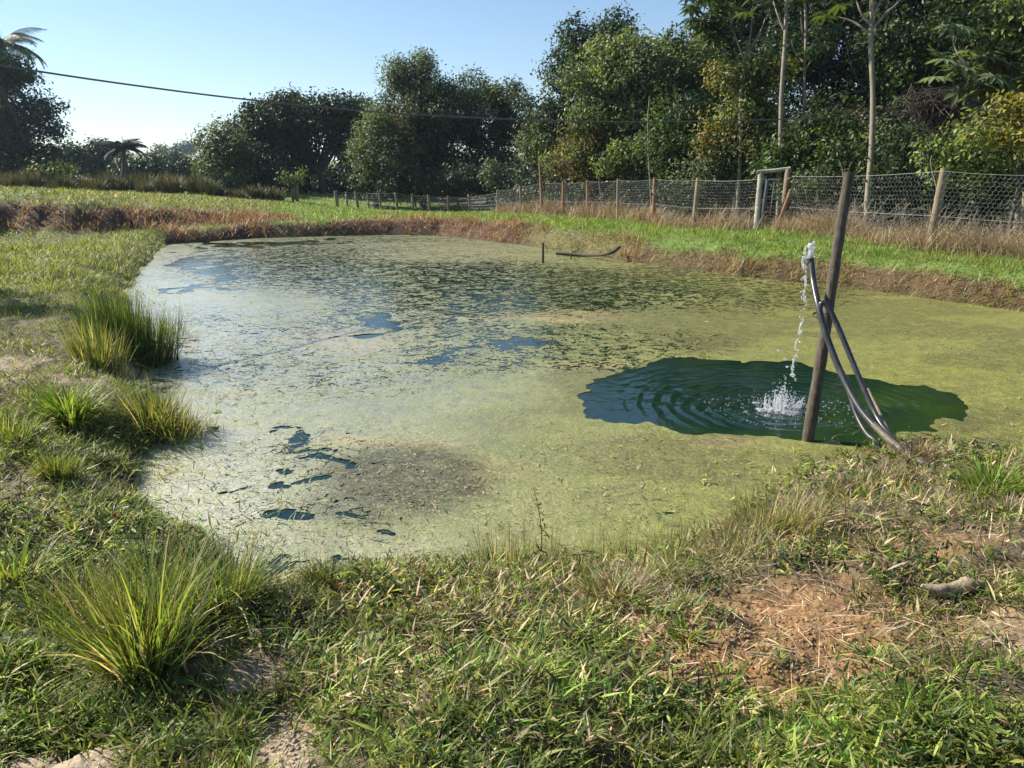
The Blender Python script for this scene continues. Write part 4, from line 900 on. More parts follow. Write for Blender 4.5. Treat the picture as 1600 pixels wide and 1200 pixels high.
# ------------------------------------------------------------------ trees
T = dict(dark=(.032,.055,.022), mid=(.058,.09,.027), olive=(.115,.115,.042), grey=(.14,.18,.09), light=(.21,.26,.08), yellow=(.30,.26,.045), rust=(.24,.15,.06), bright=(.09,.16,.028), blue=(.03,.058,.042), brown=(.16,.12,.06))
T = {k: np.array(v) for k, v in T.items()}
def crown(mb, ells, D, dens, leaf, pal, ws, pr=(.5, 1.0), depth=1.0, droop=.3, fill=.5, asp=.5, ztop=None):
    """leaf puffs through the volume of ellipses given at distance D; returns puff centres"""
    K = D/F; ws = np.array(ws, float); ws /= ws.sum(); cs = []
    for el in ells:
        cx, cy, rx, ry = el[:4]; dz = el[4] if len(el) > 4 else 0
        c = at(cx, cy, D+dz); rxw, ryw = rx*K, ry*K; rd = min(rxw, 3.5)*depth
        pr0 = np.mean(pr); npf = int(max(4, 1.5*(rxw*ryw*4*np.pi/3*rd)**(2/3)/(pr0**2)*1.0*fill*3.2))
        for _ in range(npf):
            v = rng.normal(size=3); v /= np.linalg.norm(v); v[2] = v[2] if v[2] > -.3 else v[2]*.6
            s = rng.random()**.25*.92
            pc = c+v*s*np.array([rxw, rd, ryw]); r = rng.uniform(*pr)
            cs.append((pc, r)); 
            kk = rng.choice(len(pal), p=ws); basec = T[pal[kk]]*(.8+.4*rng.random())
            n = int(dens*3.3*r*r*(.8+.4*rng.random())); nt_ = max(2, n//7)
            tv = rng.normal(size=(nt_, 3)); tv /= np.linalg.norm(tv, axis=1)[:, None]
            tv[:, 2] *= .75
            tp = pc+tv*(r*(.45+.6*rng.random((nt_, 1))))
            L_ = np.repeat(tp, 7, 0)+rng.normal(0, leaf*.8, (nt_*7, 3)); no = np.repeat(tv, 7, 0)*.7+rng.normal(0, .55, (nt_*7, 3))+[0, 0, .55]
            col = basec*(.7+.6*rng.random((nt_*7, 1)))
            alt = rng.random(nt_*7) < .12; col[alt] = T[pal[rng.integers(len(pal))]]*1.2
            leaves(mb, L_, no, leaf*.88*(.7+.6*rng.random(nt_*7)), col, asp)
    return cs
def limb(mb, a, b, r0, r1, wob=.08):
    a = np.array(a, float); b = np.array(b, float); L_ = np.linalg.norm(b-a)
    m_ = a*.5+b*.5+rng.normal(0, wob*L_, 3)+[0, 0, -.04*L_]; pts = curve([a, m_, b], 8); tube(mb, pts, np.linspace(r0, r1, len(pts)), 6, cap=False, rough=.1)
def tree(name, label, base, D, ells, dens=130, leaf=.16, pal=('mid',), ws=(1,), pr=(.5, 1.0), trunk=None, tr=.16, bark='bark', cat='tree', nlimb=14, mt='leaf', droop=.3, fill=.5, depth=1.0, asp=.5, fork=None, group=None):
    """base = pixel x of the foot, ells = crown lobes, trunk = pixel polyline"""
    b = at(base, 300, D); b[2] = float(terrain(b[0], b[1]))
    e = empty(name, b, label, cat, group); cm = MB(); pf = crown(cm, ells, D, dens, leaf, pal, ws, pr, depth, droop, fill, asp)
    wm = MB()
    if trunk: pts = [b+[0, 0, -.2]]+[at(x, y, D) for x, y in trunk]
    else:
        cc = np.mean([p for p, r in pf], axis=0); pts = [b+[0, 0, -.2], b*.6+cc*.4+rng.normal(0, .12, 3), b*.25+cc*.75]
    pts = curve(pts, 24); tube(wm, pts, np.linspace(tr, tr*.5, len(pts))*(1+.04*rng.normal(size=len(pts))), 9, rough=.06)
    top = pts[-1]; sel = rng.permutation(len(pf))[:nlimb]
    for s in sel:
        st = pts[int(len(pts)*rng.uniform(.55, 1))-1]; limb(wm, st, pf[s][0], tr*.38, tr*.08)
    if fork:
        for f in fork:
            P_ = curve([at(x, y, D+rng.normal(0, .5)) for x, y in f], 14); tube(wm, P_, np.linspace(tr*.38, tr*.14, len(P_)), 7, rough=.08)
    cm.build('crown', M[mt], e); wm.build('trunk', M[bark], e, smooth=True)
    return e

# --- left side, far
tree('broadleaf_tree', 'large dark tree cut by the left edge with ragged lobes', 42, 58, [(-30,120,70,50),(20,112,44,34),(76,172,20,22),(30,200,50,34),(-20,220,60,60),(86,207,12,10),(52,158,26,14),(30,255,55,20),(62,232,30,14)], 60, .3, ('dark','blue','mid'), (1,1,.3), (.55,1.1), tr=.5, mt='leaf_dark', nlimb=30, fill=.3, trunk=[(48,262),(40,225)])
tree('broadleaf_tree', 'rounded dark tree right of the large left edge tree', 100, 80, [(100,250,24,20),(84,260,20,20),(112,262,18,16)], 60, .42, ('blue','dark'), (1,1), (.8,1.4), tr=.3, mt='leaf_dark')
tree('broadleaf_tree', 'domed dark tree left of the small palm', 158, 85, [(152,247,30,17),(165,260,30,18),(138,262,20,16)], 60, .42, ('dark','blue'), (1,.7), (.8,1.4), tr=.3, mt='leaf_dark', trunk=[(158,275)])
for i, (px, py, rx, ry, D, pal, lab) in enumerate((
   (205,268,28,14,75,('grey','blue'),'grey green bush under the small palm'),(245,262,30,17,76,('blue','mid'),'low blue green bush left of the umbrella shaped tree'),
   (285,265,26,20,70,('dark','blue'),'dark bush near the umbrella shaped tree'),(265,248,26,8,100,('blue','grey'),'farther hazy bush behind the low blue green one'),
   (15,272,26,12,66,('dark','blue'),'dark low bush at the left edge of the meadow'),(90,270,30,10,60,('mid','light'),'small lighter bush in front of the rounded dark tree'))):
    tree('bush', lab, px, D, [(px, py, rx, ry)], 50, .36, pal, (1,1), (.6,1.1), tr=.12, cat='bush', mt='leaf_dark', nlimb=8)
# hilltop trees
for i, (px, py, rx, ry, lab) in enumerate(((250,234,9,5,'small lone tree on the distant hill crest'),(274,235,7,4,'smallest tree on the distant hill crest'),(292,231,13,6,'widest tree on the distant hill crest'))):
    D = 330; b = at(px, 244, D); b[2] = float(terrain(b[0], b[1])); e = empty('hill_tree', b, lab, 'tree'); cm = MB()
    crown(cm, [(px, py, rx, ry)], D, 6, 1.3, ('blue','grey'), (1,1), (1.2,2.2)); cm.build('crown', M['leaf_dark'], e)
    wm = MB(); tube(wm, [b+[0,0,-.5], at(px, py+2, D)], [.35,.25], 6); wm.build('trunk', M['bark'], e)
# broad row of tall grass clumps across the meadow edge
cn = 0
ORD = ['leftmost','second','third','fourth','fifth','sixth','seventh','eighth','ninth','tenth','eleventh','twelfth','thirteenth','fourteenth','fifteenth','sixteenth','seventeenth','eighteenth','nineteenth','twentieth','twenty first','twenty second','twenty third','twenty fourth','twenty fifth','twenty sixth','twenty seventh','twenty eighth','twenty ninth','thirtieth']
for px in list(range(-16, 440, 17)):
    h = rng.uniform(22, 38) if px < 330 else rng.uniform(14, 26); D = 44+rng.normal(0, 1.2); x_ = px+rng.normal(0, 6)
    b = at(x_, 304, D); b[2] = float(terrain(b[0], b[1])); n = 520; K = D/F; Wd = rng.uniform(15, 26)*K
    a = rng.uniform(0, 6.28, n); rad = rng.random(n)**.8*Wd*.62; X = b[0]+rad*np.cos(a); Y = b[1]+rad*np.sin(a)*.6; mb = MB()
    pal, wts = (['deep','olive','green','tan'], [1, 1, .6, .5]) if rng.random() < .6 else (['olive','tan','green'], [1, 1, .4])
    col, _ = pick(n, pal, wts); blades(mb, np.stack([X, Y, terrain(X, Y)-.03], 1), h*K*(.4+.75*rng.random(n))*(1-.45*(rad/(Wd*.62))**2), .04, a, np.abs(rng.normal(0, .18, n))+.25*rad/(Wd*.62), rng.uniform(0, .7, n), col*.55, 3)
    o = mb.build('tall_grass_clump', M['leaf_dark']); o.data.transform(__import__('mathutils').Matrix.Translation(-Vector(b))); o.location = [float(c) for c in b]
    tag(o, ('tall' if h > 29 else 'medium' if h > 21 else 'low')+' '+('dark green' if pal[0] == 'deep' else 'olive brown')+' grass clump, '+ORD[cn]+(' from the left' if cn else '')+' in the far meadow row', 'grass clump', 'tall grass clumps along the far meadow edge'); cn += 1
tree('shrub', 'bright leafed shrub sticking up from the row of tall grass', 100, 44, [(88,272,24,11),(103,290,14,15),(75,268,16,7)], 50, .28, ('mid','light','dark'), (1,.5,.7), (.5,.9), tr=.1, cat='shrub')

# palms
def palm(px, pyc, D, Lf, label, nf=22, trunk_r=.2, base_px=None):
    c = at(px, pyc, D); bx = at(base_px or px, 300, D); bz = float(terrain(bx[0], bx[1])); b = np.array([bx[0], bx[1], bz]); e = empty('palm_tree', b, label, 'palm')
    mb = MB(); tube(mb, curve([b, (b+c)/2+[.1, 0, 0], c], 12), trunk_r, 8, rough=.08); mb.build('trunk', M['bark'], e)
    for i in range(nf):
        a = i*2.39996; el = rng.uniform(.0, 1.3); d = np.array([math.cos(a), math.sin(a), 0.]); L_ = Lf*rng.uniform(.75, 1.05)
        t = np.linspace(0, 1, 12); ang_ = el-t*(1.3+.4*rng.random()); st = L_/11
        P_ = c+np.vstack([[0, 0, 0], np.cumsum(np.stack([np.cos(ang_[1:])*d[0], np.cos(ang_[1:])*d[1], np.sin(ang_[1:])], 1)*st, 0)])
        f = MB(); tube(f, P_, np.linspace(.035, .01, 12), 4, T['mid'], cap=False)
        sd_ = np.array([-d[1], d[0], 0]); nl = 26
        for sgn in (-1, 1):
            tt = np.linspace(.12, .98, nl); pp = np.stack([np.interp(tt, t, P_[:, k]) for k in range(3)], 1)
            ll = L_*.26*np.sin(np.pi*np.clip(tt*.9+.12, 0, 1))+.06
            tip = pp+(sd_*sgn*.75+d*.45)[None]*ll[:, None]+np.array([0, 0, -.55])*ll[:, None]+rng.normal(0, .03, (nl, 3))
            wv = d[None]*.035*D/45
            V = np.stack([pp-wv, pp+wv, tip], 1).reshape(-1, 3); col = np.repeat(T['blue'] [None]*(.8+.5*rng.random((nl, 1))), 3, 0)
            f.add(V, np.arange(nl*3).reshape(-1, 3), col)
        f.build('frond', M['leaf_dark'], e)
palm(193, 232, 70, 2.3, 'small feathery palm before the distant hill', 40, .2)
palm(4, 68, 62, 3.6, 'palm whose fronds show above the large left tree', 34, .22)

# farm building with tiled roof
b = at(150, 292, 95); b[2] = float(terrain(b[0], b[1])); zt = at(150, 279, 95)[2]
e = empty('farm_building', b, 'low farm building with pale reddish roof beyond the meadow', 'building')
m, nt = mat('faded_tiles'); g = NT(nt); wv = g.n('TexWave', i_Scale=3.0); g.set(wv, 'Vector', g.n('TexCoord').outputs['Object']); pb = g.n('BsdfPrincipled', i_Roughness=.85)
g.set(pb, 'Base Color', g.ramp(wv, [(.2, (.32,.25,.22)), (.8, (.5,.42,.38))])); g.out(pb); M['roof'] = m
m, nt = mat('plaster'); g = NT(nt); nn = g.noise(2, 4); pb = g.n('BsdfPrincipled', i_Roughness=.9); g.set(pb, 'Base Color', g.ramp(nn, [(.3, (.42,.38,.33)), (.7, (.6,.56,.5))])); g.out(pb); M['plaster'] = m
W_ = 5.8; zw = zt-.9; mb = MB(); box(mb, (b[0], b[1], (b[2]+zw)/2), (W_*1.9, 5, zw-b[2])); mb.build('wall', M['plaster'], e)
mb = MB(); x0_, x1_ = b[0]-W_, b[0]+W_; y0_, y1_ = b[1]-3, b[1]+3
mb.add([[x0_,y0_,zw-.1],[x1_,y0_,zw-.1],[x1_-1,b[1],zt+.2],[x0_+1,b[1],zt+.2],[x0_,y1_,zw-.1],[x1_,y1_,zw-.1]], [[0,1,2,3],[5,4,3,2]]); mb.add([[x0_,y0_,zw-.1],[x0_+1,b[1],zt+.2],[x0_,y1_,zw-.1],[x1_,y0_,zw-.1],[x1_,y1_,zw-.1],[x1_-1,b[1],zt+.2]], [[0,1,2],[3,4,5]])
mb.build('roof', M['roof'], e)

# --- middle distance
tree('umbrella_tree', 'flat topped umbrella shaped tree with spreading bare limbs', 505, 54, [(470,170,70,16),(430,185,60,18),(530,172,48,18),(410,205,50,20),(560,190,30,20),(490,195,60,16),(448,215,50,22),(400,235,45,25),(545,232,34,22),(455,246,40,20)], 60, .3, ('dark','blue','mid'), (1,.8,.4), (.6,1.1), tr=.27, nlimb=34, fill=.5, mt='leaf_dark', trunk=[(500,275),(492,262)], fork=[[(495,268),(470,235),(450,205)],[(500,265),(515,230),(535,200)],[(495,265),(480,225),(500,195)]])
tree('broadleaf_tree', 'lighter leafy tree left of the umbrella shaped tree', 345, 50, [(335,225,26,28),(325,262,24,26),(365,235,26,34),(355,272,34,22)], 70, .24, ('grey','mid','dark'), (1,1,.6), (.5,1.0), tr=.2)
tree('broadleaf_tree', 'dark shaded tree below the umbrella canopy', 400, 52, [(405,265,38,30),(440,268,30,26)], 60, .26, ('dark','blue'), (1,.6), (.5,1.0), tr=.2, mt='leaf_dark')
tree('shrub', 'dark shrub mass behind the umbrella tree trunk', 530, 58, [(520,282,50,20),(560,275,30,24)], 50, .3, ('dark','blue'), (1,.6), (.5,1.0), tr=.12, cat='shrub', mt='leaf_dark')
tree('broadleaf_tree', 'grey green tree at the left front of the tall central wood', 585, 45, [(570,225,32,32),(600,205,40,28),(575,262,32,26),(610,255,36,34)], 90, .2, ('grey','olive','mid'), (1,.9,.5), (.5,.95), tr=.2)
tree('broadleaf_tree', 'tall central tree with a raised knob at its top', 660, 47, [(645,108,36,26),(628,135,34,26),(668,140,34,30),(640,180,60,40),(690,190,60,60),(660,250,70,45)], 85, .21, ('dark','grey','olive'), (1,.8,.5), (.55,1.05), tr=.3, mt='leaf')
tree('broadleaf_tree', 'broad rounded dark tree right of the knobbed central tree', 765, 48, [(735,145,46,28),(790,158,40,30),(745,200,70,50),(800,205,38,46),(760,260,80,40)], 85, .21, ('dark','mid','grey'), (1.2,.6,.6), (.55,1.05), tr=.3)
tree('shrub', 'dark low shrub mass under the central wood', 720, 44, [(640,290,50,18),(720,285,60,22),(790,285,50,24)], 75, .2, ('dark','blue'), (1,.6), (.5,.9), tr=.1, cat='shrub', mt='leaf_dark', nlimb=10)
tree('shrub', 'sunlit low shrub behind the distant fence', 650, 46, [(648,293,16,10),(625,296,14,8)], 90, .2, ('light','bright'), (1,.6), (.3,.6), tr=.06, cat='shrub', nlimb=6)
tree('young_tree', 'slim young tree by the far double posts', 457, 45, [(455,280,14,16),(468,272,8,8)], 70, .2, ('light','mid'), (1,1), (.3,.6), tr=.07)
tree('shrub', 'grey leafed shrub in the shade left of the tall post', 800, 41, [(790,280,36,18),(770,268,18,12)], 80, .2, ('grey','blue'), (1,1), (.4,.7), tr=.07, cat='shrub', mt='leaf_dark')

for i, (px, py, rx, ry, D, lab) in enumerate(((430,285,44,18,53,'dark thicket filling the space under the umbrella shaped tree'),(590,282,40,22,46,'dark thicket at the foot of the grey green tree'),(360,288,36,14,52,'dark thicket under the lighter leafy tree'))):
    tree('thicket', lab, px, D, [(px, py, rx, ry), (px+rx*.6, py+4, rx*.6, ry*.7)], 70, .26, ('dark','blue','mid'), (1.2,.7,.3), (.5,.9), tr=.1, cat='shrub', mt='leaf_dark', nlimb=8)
for i, (px, py, rx, ry, D, lab) in enumerate(((880,300,34,22,35,'dark shrub behind the first red posts of the fence'),(935,300,34,24,32,'dark shrub below the olive brown leafed tree'),(990,300,34,26,29.5,'dark shrub behind the netting below the low drooping tree'),(1045,300,30,26,27,'dark shrub behind the netting below the vine draped tree'),(1215,300,34,26,22.8,'dark shrub close behind the gate'))):
    tree('shrub', lab, px, D, [(px, py, rx, ry), (px+10, py+14, rx, ry*.7)], 120, .16, depth=.45, pal=('dark','mid','olive'), ws=(1.2,.5,.3), pr=(.35,.65), tr=.06, cat='shrub', nlimb=8)
# --- right woods, back layer (dark, high)
back = [(925,36,[(930,70,50,36),(960,50,30,26),(900,115,44,44),(880,165,46,50),(860,220,38,52),(905,250,50,40)],'tall blue green tree behind the pale leafed one'),
        (1130,34,[(1150,40,70,60),(1180,-40,90,70),(1120,120,80,70),(1150,200,90,60),(1200,-120,80,60)],'high dark tree behind the forked pale trunk'),
        (1280,32,[(1280,0,100,80),(1270,100,90,80),(1290,-110,110,70),(1280,200,100,70)],'high dark tree behind the two slim pale trunks'),
        (1420,30,[(1410,0,100,90),(1430,100,100,80),(1400,-120,120,80),(1420,200,110,70)],'high dark tree behind the tallest pale trunk'),
        (1560,28,[(1560,0,110,90),(1560,110,110,80),(1560,-130,130,90),(1560,210,120,70)],'high dark tree at the right edge'),
        (1730,25,[(1730,0,130,100),(1730,120,120,90),(1730,-140,140,100),(1740,240,130,70)],'dark tree beyond the right edge')]
for bx, D, el, lab in back:
    tree('forest_tree', lab, bx, D, el, 120, .21, ('dark','mid','blue','olive'), (1.3,.7,.6,.3), (.6,1.15), tr=.25, nlimb=16, fill=.42, mt='leaf')
# dense dark undergrowth filling the wood
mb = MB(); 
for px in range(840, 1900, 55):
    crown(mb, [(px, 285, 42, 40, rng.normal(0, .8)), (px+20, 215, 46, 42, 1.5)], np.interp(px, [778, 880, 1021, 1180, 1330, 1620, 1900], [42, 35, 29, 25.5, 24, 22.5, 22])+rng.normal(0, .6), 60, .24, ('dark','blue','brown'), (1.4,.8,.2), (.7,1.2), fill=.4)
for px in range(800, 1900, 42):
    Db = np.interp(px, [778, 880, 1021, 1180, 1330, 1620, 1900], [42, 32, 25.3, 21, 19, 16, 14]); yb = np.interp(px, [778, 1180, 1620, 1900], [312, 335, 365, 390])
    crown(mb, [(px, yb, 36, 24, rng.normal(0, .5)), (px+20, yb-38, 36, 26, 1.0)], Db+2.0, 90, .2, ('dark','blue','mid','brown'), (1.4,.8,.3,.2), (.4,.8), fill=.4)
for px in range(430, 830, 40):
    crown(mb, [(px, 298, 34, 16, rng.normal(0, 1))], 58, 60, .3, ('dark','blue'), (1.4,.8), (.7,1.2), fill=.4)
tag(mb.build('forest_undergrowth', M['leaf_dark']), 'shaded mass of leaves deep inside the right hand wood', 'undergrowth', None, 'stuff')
# --- front layer
tree('broadleaf_tree', 'pale green leafed tree rounded against the sky', 1015, 30, [(985,85,60,30),(935,125,44,34),(1010,120,80,50),(1085,95,60,40),(1060,150,70,45),(960,175,60,34)], 150, .19, ('light','grey','mid'), (1,1,.7), (.45,.9), tr=.16, bark='bark_pale', nlimb=18, trunk=[(1013,240),(1010,190)])
tree('broadleaf_tree', 'olive brown leafed tree below the pale green one', 925, 31, [(920,225,46,32),(890,255,34,24),(960,235,40,34),(935,262,44,14)], 160, .16, ('olive','brown','light'), (1,.7,.5), (.4,.8), tr=.1)
tree('vine_covered_tree', 'rich green vine draped tree left of the orange tinted one', 1060, 25.5, [(1065,190,38,40),(1050,235,44,34),(1080,250,30,26)], 170, .17, ('mid','bright','dark'), (1,.35,.8), (.4,.8), tr=.1)
tree('broadleaf_tree', 'orange tinted tree with reddish young leaves', 1145, 22.5, [(1140,125,40,26),(1170,165,46,36),(1120,215,34,34),(1165,230,46,40),(1190,120,30,30)], 190, .14, ('olive','light','rust','yellow','mid'), (1,.8,.35,.3,.8), (.35,.7), tr=.09, nlimb=16)
tree('broadleaf_tree', 'low green tree with drooping leaves over the fence', 1000, 28, [(985,238,34,14),(1020,245,30,16),(960,258,26,12)], 190, .17, ('light','mid'), (1,.6), (.3,.6), tr=.07)
tree('shrub', 'dark glossy shrub between orange tinted tree and gate', 1120, 23, [(1100,265,30,26),(1150,270,34,28),(1060,290,34,20)], 160, .14, ('dark','mid','grey'), (1,.6,.4), (.35,.7), tr=.06, cat='shrub')
tree('shrub', 'sunlit bright green shrub behind the gate', 1255, 20, [(1260,205,26,18),(1310,200,30,20),(1285,230,46,24),(1240,245,26,18),(1215,262,24,14)], 190, .15, ('bright','mid','dark'), (.8,.8,.8), (.3,.6), tr=.06, cat='shrub')
tree('shrub', 'shaded shrub behind the fence left of the tallest pale trunk', 1310, 19, [(1300,270,44,26),(1335,240,34,30),(1250,295,34,22)], 160, .13, ('dark','mid','grey'), (1,.6,.3), (.3,.65), tr=.06, cat='shrub')
tree('shrub', 'shaded shrub behind the fence right of the tallest pale trunk', 1400, 18, [(1395,265,50,34),(1440,300,50,26),(1390,215,34,26)], 160, .13, ('dark','mid','grey'), (1.2,.5,.3), (.3,.65), tr=.06, cat='shrub')
tree('shrub', 'light green shrub growing through the fence at the right', 1500, 16, [(1475,235,30,22),(1500,265,40,26),(1545,285,46,24),(1590,270,40,36),(1650,270,60,50)], 210, .12, ('light','bright','mid','dark'), (.8,.5,.8,.5), (.25,.55), tr=.05, cat='shrub', nlimb=18)
tree('shrub', 'yellow leafed shrub leaning in from the right edge', 1585, 15, [(1570,195,40,14),(1600,185,40,18),(1530,210,30,8),(1580,215,36,12),(1680,200,60,30)], 230, .15, ('yellow','light','olive'), (1.2,.6,.4), (.2,.42), tr=.05, cat='shrub', nlimb=14)
tree('broadleaf_tree', 'pale sunlit tree in the upper right corner', 1620, 17, [(1590,60,30,50),(1570,110,26,22),(1600,10,40,40),(1650,70,60,90),(1560,30,18,20)], 180, .19, ('light','grey','olive','mid'), (1,.6,.6,.6), (.35,.7), tr=.12, bark='bark_pale', nlimb=16)
tree('broadleaf_tree', 'mid green tree crown above the thicket left of the upper right corner', 1440, 21, [(1440,70,44,30),(1400,110,40,26),(1470,120,30,24),(1380,60,30,24),(1500,30,40,34)], 150, .17, ('dark','mid','bright'), (1,.9,.2), (.4,.8), tr=.1, nlimb=14)

# palmate leaf trees (big star leaves on bare limbs)
def star_tree(label, base, D, trunk, limbs, spots, tr, leafL=.42, col='mid', bark='bark_pale', n_l=(5, 8), tipr=.25):
    b = at(base[0], base[1], D); b[2] = float(terrain(b[0], b[1])); e = empty('slender_tree', b, label, 'tree')
    wm = MB(); P_ = curve([b+[0, 0, -.2]]+[at(x, y, D) for x, y in trunk], 34); tube(wm, P_, np.linspace(tr, tr*.62, len(P_))*(1+.03*rng.normal(size=len(P_))), 10, rough=.05)
    for l in limbs: q = curve([at(x, y, D+dd) for x, y, dd in l], 14); tube(wm, q, np.linspace(tr*.5, tr*.16, len(q)), 7)
    wm.build('trunk', M[bark], e, smooth=True)
    cm = MB()
    for (x, y, dd, sx) in spots:
        c = at(x, y, D+dd)
        for _ in range(rng.integers(*n_l)):
            q = c+rng.normal(0, tipr*sx, 3); nv = np.array([rng.normal(0, .35), rng.normal(-.2, .35), 1.]); nv /= np.linalg.norm(nv); a0 = rng.uniform(0, 6.28)
            u = np.cross(nv, [1, 0, 0.]); u /= np.linalg.norm(u); v = np.cross(nv, u); cc = T[col]*(.7+.8*rng.random())
            tube(cm, [c, (c+q)/2+[0,0,.04], q], .006, 4, cc, cap=False)
            for k in range(8):
                th = a0+k*.785*.95; d = u*math.cos(th)+v*math.sin(th); Lk = leafL*(.6+.3*rng.random()); s_ = np.cross(nv, d)*Lk*.16; dr = np.array([0, 0, -1.])
                V = [q, q+d*Lk*.5+s_-nv*0+dr*Lk*.06, q+d*Lk+dr*Lk*.35, q+d*Lk*.5-s_+dr*Lk*.06]; cm.add(V, [[0, 1, 2], [0, 2, 3]], cc)
    cm.build('crown', M['leaf'], e)
star_tree('slender pale trunk forking into three upright limbs near the top of the frame', (1155,300), 22, [(1157,230),(1156,170),(1161,120),(1162,90)],
  [[(1162,92,0),(1148,55,.1),(1135,10,.2),(1132,-40,.2)],[(1162,92,0),(1172,60,-.1),(1176,15,-.2),(1180,-50,0)],[(1163,88,0),(1185,55,.2),(1200,15,.4),(1215,-50,.4)],[(1143,30,.2),(1120,24,.1),(1112,18,0)]],
  [(1092,8,0,1),(1105,22,0,1.2),(1118,34,0,1),(1098,-10,.2,1),(1116,45,.2,.8),(1135,-35,.2,2),(1180,-50,0,2),(1215,-50,.3,2),(1128,2,.2,1),(1200,0,.4,1)], .055, .5, 'mid', n_l=(6, 9))
star_tree('slim pale trunk rising straight out of frame left of centre in the right wood', (1221,300), 20, [(1219,240),(1221,150),(1227,60),(1229,0),(1231,-80),(1236,-180)],
  [[(1224,45,0),(1214,20,0),(1205,-10,.3)],[(1229,0,0),(1218,-40,.2),(1208,-90,.2)],[(1232,-80,0),(1250,-120,0),(1262,-170,0)]], [(1205,-25,.2,1.6),(1208,-95,.2,2),(1262,-170,0,2),(1236,-185,0,3)], .062, .45, 'mid')
star_tree('thin pale trunk with a side fork, behind and right of the straight slim one', (1257,300), 22, [(1256,190),(1257,120),(1259,60),(1258,0),(1256,-90)],
  [[(1257,112,0),(1268,95,-.2),(1284,78,-.3),(1292,60,-.4)],[(1258,100,0),(1242,80,.2),(1236,62,.2)]], [(1292,58,-.4,1),(1256,2,0,1),(1256,-95,0,3),(1272,76,-.2,.8)], .05, .42, 'mid')
star_tree('tallest pale trunk, closest to the fence, with upswept bare limbs at the top', (1358,340), 17.6, [(1356,300),(1362,230),(1364,150),(1361,80),(1362,20),(1366,-60),(1368,-170)],
  [[(1361,40,0),(1350,26,0),(1342,12,0),(1330,-30,.1)],[(1363,45,0),(1385,20,0),(1402,5,.1),(1420,-25,.1)],[(1361,55,0),(1335,35,.2),(1305,25,.4)],[(1363,25,0),(1374,5,0),(1384,-15,0)],[(1364,-20,0),(1355,-50,0),(1340,-90,0)]],
  [(1330,-45,.1,2),(1420,-40,.1,2),(1384,-40,0,2),(1340,-95,0,2),(1368,-175,0,3),(1300,22,.4,1)], .07, .45, 'mid')
star_tree('leaning grey tree with large star shaped leaves at the right', (1600,330), 16.5, [(1590,250),(1560,170),(1530,130),(1500,95)],
  [[(1545,150,0),(1570,130,-.2),(1600,118,-.3)],[(1512,105,0),(1495,80,.1),(1490,68,.1)],[(1530,130,0),(1540,100,.1),(1545,80,.1)]],
  [(1490,72,0,.8),(1500,88,0,1),(1540,135,-.1,.8),(1545,100,.1,.9),(1560,128,-.2,.8),(1600,115,-.3,1),(1545,85,0,.8),(1485,100,.1,.6)], .07, .5, 'grey', n_l=(4, 6), tipr=.22)

# thin bare saplings and a tangle of dead vines
def sapling(pts, D, r, label):
    P_ = curve([at(x, y, D) for x, y in pts], 16); g0_ = P_[0].copy(); g0_[2] = float(terrain(g0_[0], g0_[1]))-.1
    mb = MB(); tube(mb, np.vstack([g0_, P_]), np.linspace(r, r*.5, len(P_)+1), 6, rough=.1); tag(mb.build('bare_sapling', M['bark_pale']), label, 'sapling')
sapling([(1018,340),(1016,290),(1013,240),(1012,190),(1015,150)], 25, .03, 'thin bare sapling before the pale green tree')
sapling([(942,332),(938,300),(936,280),(940,260)], 29, .025, 'thin pale sapling behind the netting below the olive tree')
sapling([(1315,330),(1318,290),(1316,265),(1311,250)], 17.6, .015, 'short forked looking dry sapling left of the tallest pale trunk')
sapling([(1470,320),(1460,280),(1454,255),(1456,243)], 15.5, .014, 'dry bare sapling just above the stout right fence post')
mb = MB()
for k in range(170):
    x = rng.uniform(1430, 1505); y = rng.uniform(140, 175); a = [(x, y+rng.uniform(30, 55), 0), (x+rng.normal(0, 14), y+15, 0), (x+rng.normal(0, 22), y+rng.normal(-4, 5), 0), (x+rng.normal(0, 40), y+rng.uniform(5, 30), 0)]
    P_ = curve([at(*(q_[:2]), 19+rng.normal(0, .25)) for q_ in a], 9); tube(mb, P_, .008, 4, cap=False)
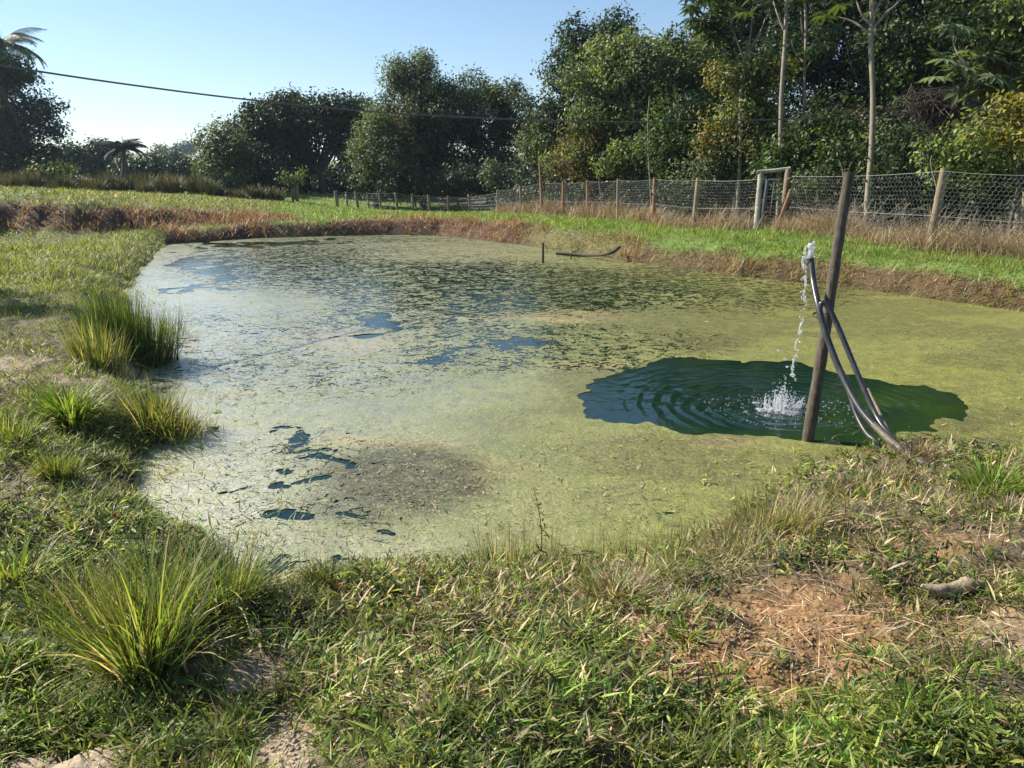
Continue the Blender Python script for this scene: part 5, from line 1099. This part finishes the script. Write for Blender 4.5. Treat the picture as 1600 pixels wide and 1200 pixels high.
tag(mb.build('dead_vine_tangle', M['bark']), 'brown tangle of dead vines hanging in the right wood', 'vines')
for k in range(3):
    pass
# bare twigs in the dead grass along the right fence
mb = MB()
for k in range(260):
    px = rng.uniform(1240, 1600); D = np.interp(px, [1228, 1330, 1452, 1620], [18.6, 16.6, 14.7, 13.2])+rng.uniform(-.1, .9); yb = np.interp(px, [1228,1330,1452,1620],[362,375,392,412]); a = [(px, yb), (px+rng.normal(0, 10), yb-rng.uniform(15, 40)), (px+rng.normal(0, 30), yb-rng.uniform(30, 75))]
    P_ = curve([at(q_[0], q_[1], D) for q_ in a], 8); tube(mb, P_, .0055, 4, cap=False)
tag(mb.build('dry_brush', M['bark_pale']), 'bare dry twigs tangled behind the right hand netting', 'brush', None, 'stuff')

# off-frame shrub on the left that shades the bank
b = np.array([-11.6, 11.4, 0.]); b[2] = float(terrain(b[0], b[1])); e = empty('small_tree', b, 'small tree standing on the left bank beyond the frame, casting the shade there', 'tree')
cm = MB()
for q_ in range(26):
    pc = b+[rng.normal(0, .9), rng.normal(0, .5), 3.6+rng.normal(0, .35)]; n = 260; tv = rng.normal(size=(n, 3)); tv /= np.linalg.norm(tv, axis=1)[:, None]
    leaves(cm, pc+tv*.5*rng.random((n, 1))**.4, tv+[0, 0, .5], .12, np.tile(T['mid'], (n, 1)))
cm.build('crown', M['leaf'], e); wm = MB(); tube(wm, curve([b+[0,0,-.2], b+[.1,0,1.8], b+[0,0,3.4]], 10), .08, 8); wm.build('trunk', M['bark'], e)
# ------------------------------------------------------------------ haze
mb = MB(); box(mb, (0, 0, 45), (2300, 2300, 110)); m, nt = mat('haze_air'); g = NT(nt)
vp = g.n('VolumePrincipled'); vp.inputs['Color'].default_value = (.62, .78, 1.0, 1); vp.inputs['Density'].default_value = .00028; vp.inputs['Anisotropy'].default_value = .3
o_ = g.n('OutputMaterial'); g.link(vp.outputs[0], o_.inputs['Volume'])
o = mb.build('haze', m); tag(o, 'thin bluish morning haze over the meadow and hills', 'haze', None, 'stuff')
